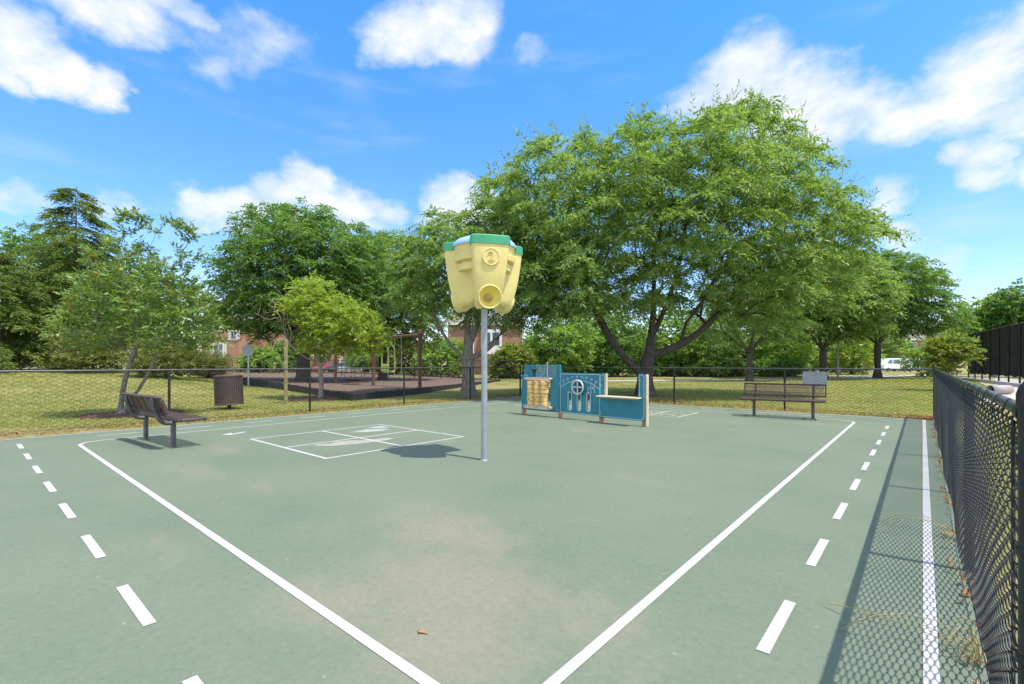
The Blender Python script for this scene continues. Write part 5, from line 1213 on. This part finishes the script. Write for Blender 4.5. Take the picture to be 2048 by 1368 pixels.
# ------------------------------------------------------------------ vehicles
def vehicle(name, label, u, d, rz, col, prof, w, group, cat, wheels, wins):
    x, y = P(u, d); t = thing(name, label, cat, (x, y, 0), A+rz, group)
    b = MB(); n = len(prof); vs = []; roof = max(z for _, z in prof)
    for s in (-1, -.97, .97, 1):
        for px, pz in prof:
            tuck = 1-.22*max(0, (pz-.85)/(roof-.85)) if roof < 1.8 else 1-.06*max(0, (pz-1)/(roof-1))
            vs.append((px*(1 if abs(s) < 1 else .995), s*w/2*tuck, pz if abs(s) < 1 else (pz-.015 if pz > .5 else pz+.01)))
    fs = [tuple(range(n)), tuple(range(4*n-1, 3*n-1, -1))]+[(l*n+i, l*n+n+i, l*n+n+(i+1) % n, l*n+(i+1) % n) for l in range(3) for i in range(n)]
    b.add(vs, fs); b.build('body', M['car_'+col], t)
    for px in wheels:
        for s in (-1, 1):
            b = MB(); q = MB(); q.lathe([(.001, 0), (.30, 0), (.34, .03), (.34, .19), (.30, .22), (.001, .22)], 18)
            b.add([Vector((px+p[0], s*(w/2-.10)+(p[2]-.11), .34+p[1])) for p in q.v], q.f); wh = b.build('wheel', M['tyre'], t)
            b = MB(); q = MB(); q.lathe([(.001, 0), (.19, 0), (.20, .01)], 12); b.add([Vector((px+p[0], s*(w/2+.013), .34+p[1])) for p in q.v], q.f); b.build('rim', M['sign_grey'], wh)
    for poly in wins:
        for s in (-1, 1):
            b = MB(); vs = []
            for px, pz in poly:
                tuck = 1-.22*max(0, (pz-.85)/(roof-.85)) if roof < 1.8 else 1-.06*max(0, (pz-1)/(roof-1))
                vs.append((px, s*(w/2*tuck+.006), pz))
            b.add(vs, [tuple(range(len(vs)))]); b.build('window', M['glass'], t)
    xs = [p[0] for p in prof]
    for xx, m in ((min(xs), 'white_paint'), (max(xs), 'red_lens')):
        for s in (-1, 1): b = MB(); b.box((xx+(.02 if xx < 0 else -.02), s*w*.36, .72), (.08, .32, .14), bev=.03); b.build('headlight' if xx < 0 else 'tail_light', M[m], t)
    return t
M['red_lens'] = plain('red_lens', (.4, .02, .02), .3)
CAR = [(-2.2, .30), (2.2, .30), (2.25, .6), (2.15, .92), (1.75, .98), (1.15, 1.42), (-.25, 1.46), (-1.0, .98), (-2.0, .82), (-2.25, .58)]
CW = [[(-.85, .97), (-.22, 1.38), (.28, 1.40), (.28, .98)], [(.34, .98), (.34, 1.40), (1.08, 1.36), (1.6, 1.0)]]
VAN = [(-2.6, .35), (2.6, .35), (2.62, 1.9), (2.5, 2.25), (-1.5, 2.3), (-2.1, 1.45), (-2.6, 1.2), (-2.7, .6)]
VW = [[(-1.95, 1.4), (-1.45, 2.05), (-.9, 2.05), (-.9, 1.35)], [(-.7, 1.35), (-.7, 2.05), (.7, 2.05), (.7, 1.35)], [(.85, 1.35), (.85, 2.05), (2.3, 2.05), (2.3, 1.35)]]
CG = 'cars parked behind the playground'
for u, d, c, lab in ((652, 62, 'red', 'red parked car seen through the fences right of the small tree trunk'), (680, 63, 'navy', 'dark blue parked car next to the red car'), (703, 62, 'silver', 'silver parked car between the dark blue and tan cars'), (727, 62, 'tan', 'tan parked car nearest the swing set'), (770, 64, 'silver', 'silver parked car behind the swing seats'), (800, 64, 'navy', 'dark blue parked car farthest right behind the swing set')):
    vehicle('parked_car', lab, u, d, R(80), c, CAR, 1.75, CG, 'car', (-1.35, 1.4), CW)
VG = 'white vans beyond the right lawn'
for u, d, lab in ((1783, 84, 'white parked van left of the other, under the rightmost locust'), (1812, 90, 'white parked van partly hidden behind the bushy tree')):
    vehicle('parked_van', lab, u, d, R(10), 'white', VAN, 2.0, VG, 'van', (-1.75, 1.6), VW)

# ------------------------------------------------------------------ brick houses
def house(label, u, d, w, dep, eave, ridge, rz, wins, doors=(), gable=False, z=0, group=None, side=True):
    x, y = P(u, d); t = thing('brick_house', label, 'house', (x, y, z), A+rz, group)
    b = MB(); hw = w/2
    if gable: b.prism([(-hw, -.5), (hw, -.5), (hw, eave), (0, ridge), (-hw, eave)], dep)
    else:
        M90 = Matrix.Translation((-hw, 0, 0)) @ Matrix.Rotation(R(90), 4, 'Z') @ Matrix.Scale(-1, 4, (0, 1, 0))
        b.prism([(0, -.5), (dep, -.5), (dep, eave), (dep/2, ridge), (0, eave)], w, M90)
    wl = b.build('wall', M['brick'], t)
    b = MB()
    if gable:
        for s in (-1, 1):
            b.add([(s*(hw+.35), -.35, eave-.25), (0, -.35, ridge+.12), (0, dep+.3, ridge+.12), (s*(hw+.35), dep+.3, eave-.25), (s*(hw+.35), -.35, eave-.05), (0, -.35, ridge+.34), (0, dep+.3, ridge+.34), (s*(hw+.35), dep+.3, eave-.05)], [(0, 1, 2, 3), (4, 5, 6, 7), (0, 1, 5, 4), (2, 3, 7, 6), (3, 0, 4, 7)])
    else:
        for y0, z0 in ((-.35, 0), (dep+.35, 0)):
            b.add([(-hw-.3, y0, eave-.2), (hw+.3, y0, eave-.2), (hw+.3, dep/2, ridge+.1), (-hw-.3, dep/2, ridge+.1), (-hw-.3, y0, eave), (hw+.3, y0, eave), (hw+.3, dep/2, ridge+.3), (-hw-.3, dep/2, ridge+.3)], [(0, 1, 2, 3), (4, 5, 6, 7), (0, 1, 5, 4), (1, 2, 6, 5), (3, 0, 4, 7)])
    rf = b.build('roof', M['roof'], t)
    b = MB()
    if gable:
        for s in (-1, 1):
            b.add([(s*(hw+.36), -.37, eave-.28), (0, -.37, ridge+.08), (0, -.37, ridge+.36), (s*(hw+.36), -.37, eave-.02)], [(0, 1, 2, 3)])
    else: b.box((0, -.38, eave-.12), (w+.6, .06, .3))
    b.build('trim_board', M['white_paint'], rf)
    for (wx, wz, ww, wh, arch, shut) in wins:
        b = MB(); poly = [(wx-ww/2, wz-wh/2), (wx+ww/2, wz-wh/2), (wx+ww/2, wz+wh/2)]+([(wx+ww/2*math.cos(R(q)), wz+wh/2+ww*.32*math.sin(R(q))) for q in range(20, 180, 20)] if arch else [])+[(wx-ww/2, wz+wh/2)]
        cx, cz = wx, wz
        b.prism([(cx+(p-cx)*1.14, cz+(q-cz)*1.09) for p, q in poly], .1, Matrix.Translation((0, -.09, 0))); wf = b.build('window', M['white_paint'], t)
        b = MB()
        for s in (-1, 1):
            for k in (-1, 1): b.box((wx+s*ww*.245, -.10, wz+k*wh*.24), (ww*.43, .03, wh*.42))
        if arch: b.prism([(wx+ww*.42*math.cos(R(q)), wz+wh/2+.03+ww*.25*math.sin(R(q))) for q in range(0, 181, 20)], .03, Matrix.Translation((0, -.115, 0)))
        b.build('pane', M['glass'], wf)
        if shut:
            for s in (-1, 1): b = MB(); b.box((wx+s*(ww*.57+.27), -.05, wz), (.42, .08, wh*1.05), bev=.02); b.build('shutter', M['shutter'], wf)
    for (dx, dw, dh) in doors:
        b = MB(); b.box((dx, -.06, dh/2), (dw+.5, .1, dh+.4)); df = b.build('door', M['white_paint'], t); b = MB(); b.box((dx, -.12, dh/2-.02), (dw, .05, dh)); b.build('door_leaf', M['ink'], df)
        b = MB(); b.box((dx, -.9, dh+.5), (dw+1.6, 1.7, .3)); b.build('porch_roof', M['white_paint'], df)
    return t
M['shutter'] = plain('shutter', (.62, .56, .47), .6)
HGp = 'brick houses beyond the park'
house('gabled brick house with arched window and cream shutters at left', 440, 70, 6.4, 9, 7.6, 9.9, R(-12), [(-.2, 6.6, 1.5, 1.5, True, False), (-.2, 2.9, 1.6, 2.2, False, True), (2.4, 5.2, .9, 1.3, False, True)], gable=True, z=.3, group=HGp)
house('brick house wing with pale door behind the round traffic sign', 500, 73, 8, 9, 7.8, 11.2, R(-12), [(-1.2, 5.9, 1.0, 1.5, False, True), (2.0, 5.9, 1.0, 1.5, False, True), (-2.6, 2.9, 1.0, 1.9, False, True)], [(.2, 1.2, 2.3)], z=.3, group=HGp)
house('white house front seen between tree trunks left of the parked cars', 640, 80, 12, 9, 6.2, 9.5, R(-5), [(-4, 4.6, 1.0, 1.5, False, True), (-1, 4.6, 1.0, 1.5, False, True), (2.2, 4.6, 1.0, 1.5, False, True), (-4, 1.6, 1.0, 1.6, False, True), (4.4, 1.6, 1.0, 1.6, False, True)], [(.6, 1.1, 2.2)], group=HGp)
h2 = house('red brick house with white bay window behind the hopper pole', 972, 58, 9.2, 9, 6.3, 7.8, R(4), [], group=HGp)
b = MB(); b.prism([(-.6, 2.5), (1.9, 2.5), (1.9, 5.5), (-.6, 5.5)], .8, Matrix.Translation((0, -.8, 0))); bw = b.build('bay_window', M['white_paint'], h2)
b = MB()
for x0, x1 in ((-.3, .5), (.8, 1.6)):
    b.box(((x0+x1)/2, -.815, 4.35), (x1-x0, .05, 1.5))
b.build('pane', M['glass'], bw)
b = MB(); b.box((-1.5, -.07, 3.6), (.12, .1, 4.8)); b.box((4.45, -.07, 3.6), (.12, .1, 4.8)); b.build('downpipe', M['white_paint'], h2)
house('distant brick apartment house above the white vans', 1832, 112, 13, 9, 6.6, 9.3, R(-8), [(-5, 7.2-2, .9, 1.3, False, False), (-2.6, 5.2, .9, 1.3, False, False), (-.4, 5.2, .9, 1.3, False, False), (2.4, 5.2, .9, 1.3, False, False), (-2.6, 2.2, .9, 1.4, False, False), (-5, 2.2, .9, 1.4, False, False)], [(.9, 1.2, 2.3)], z=.5, group=HGp)
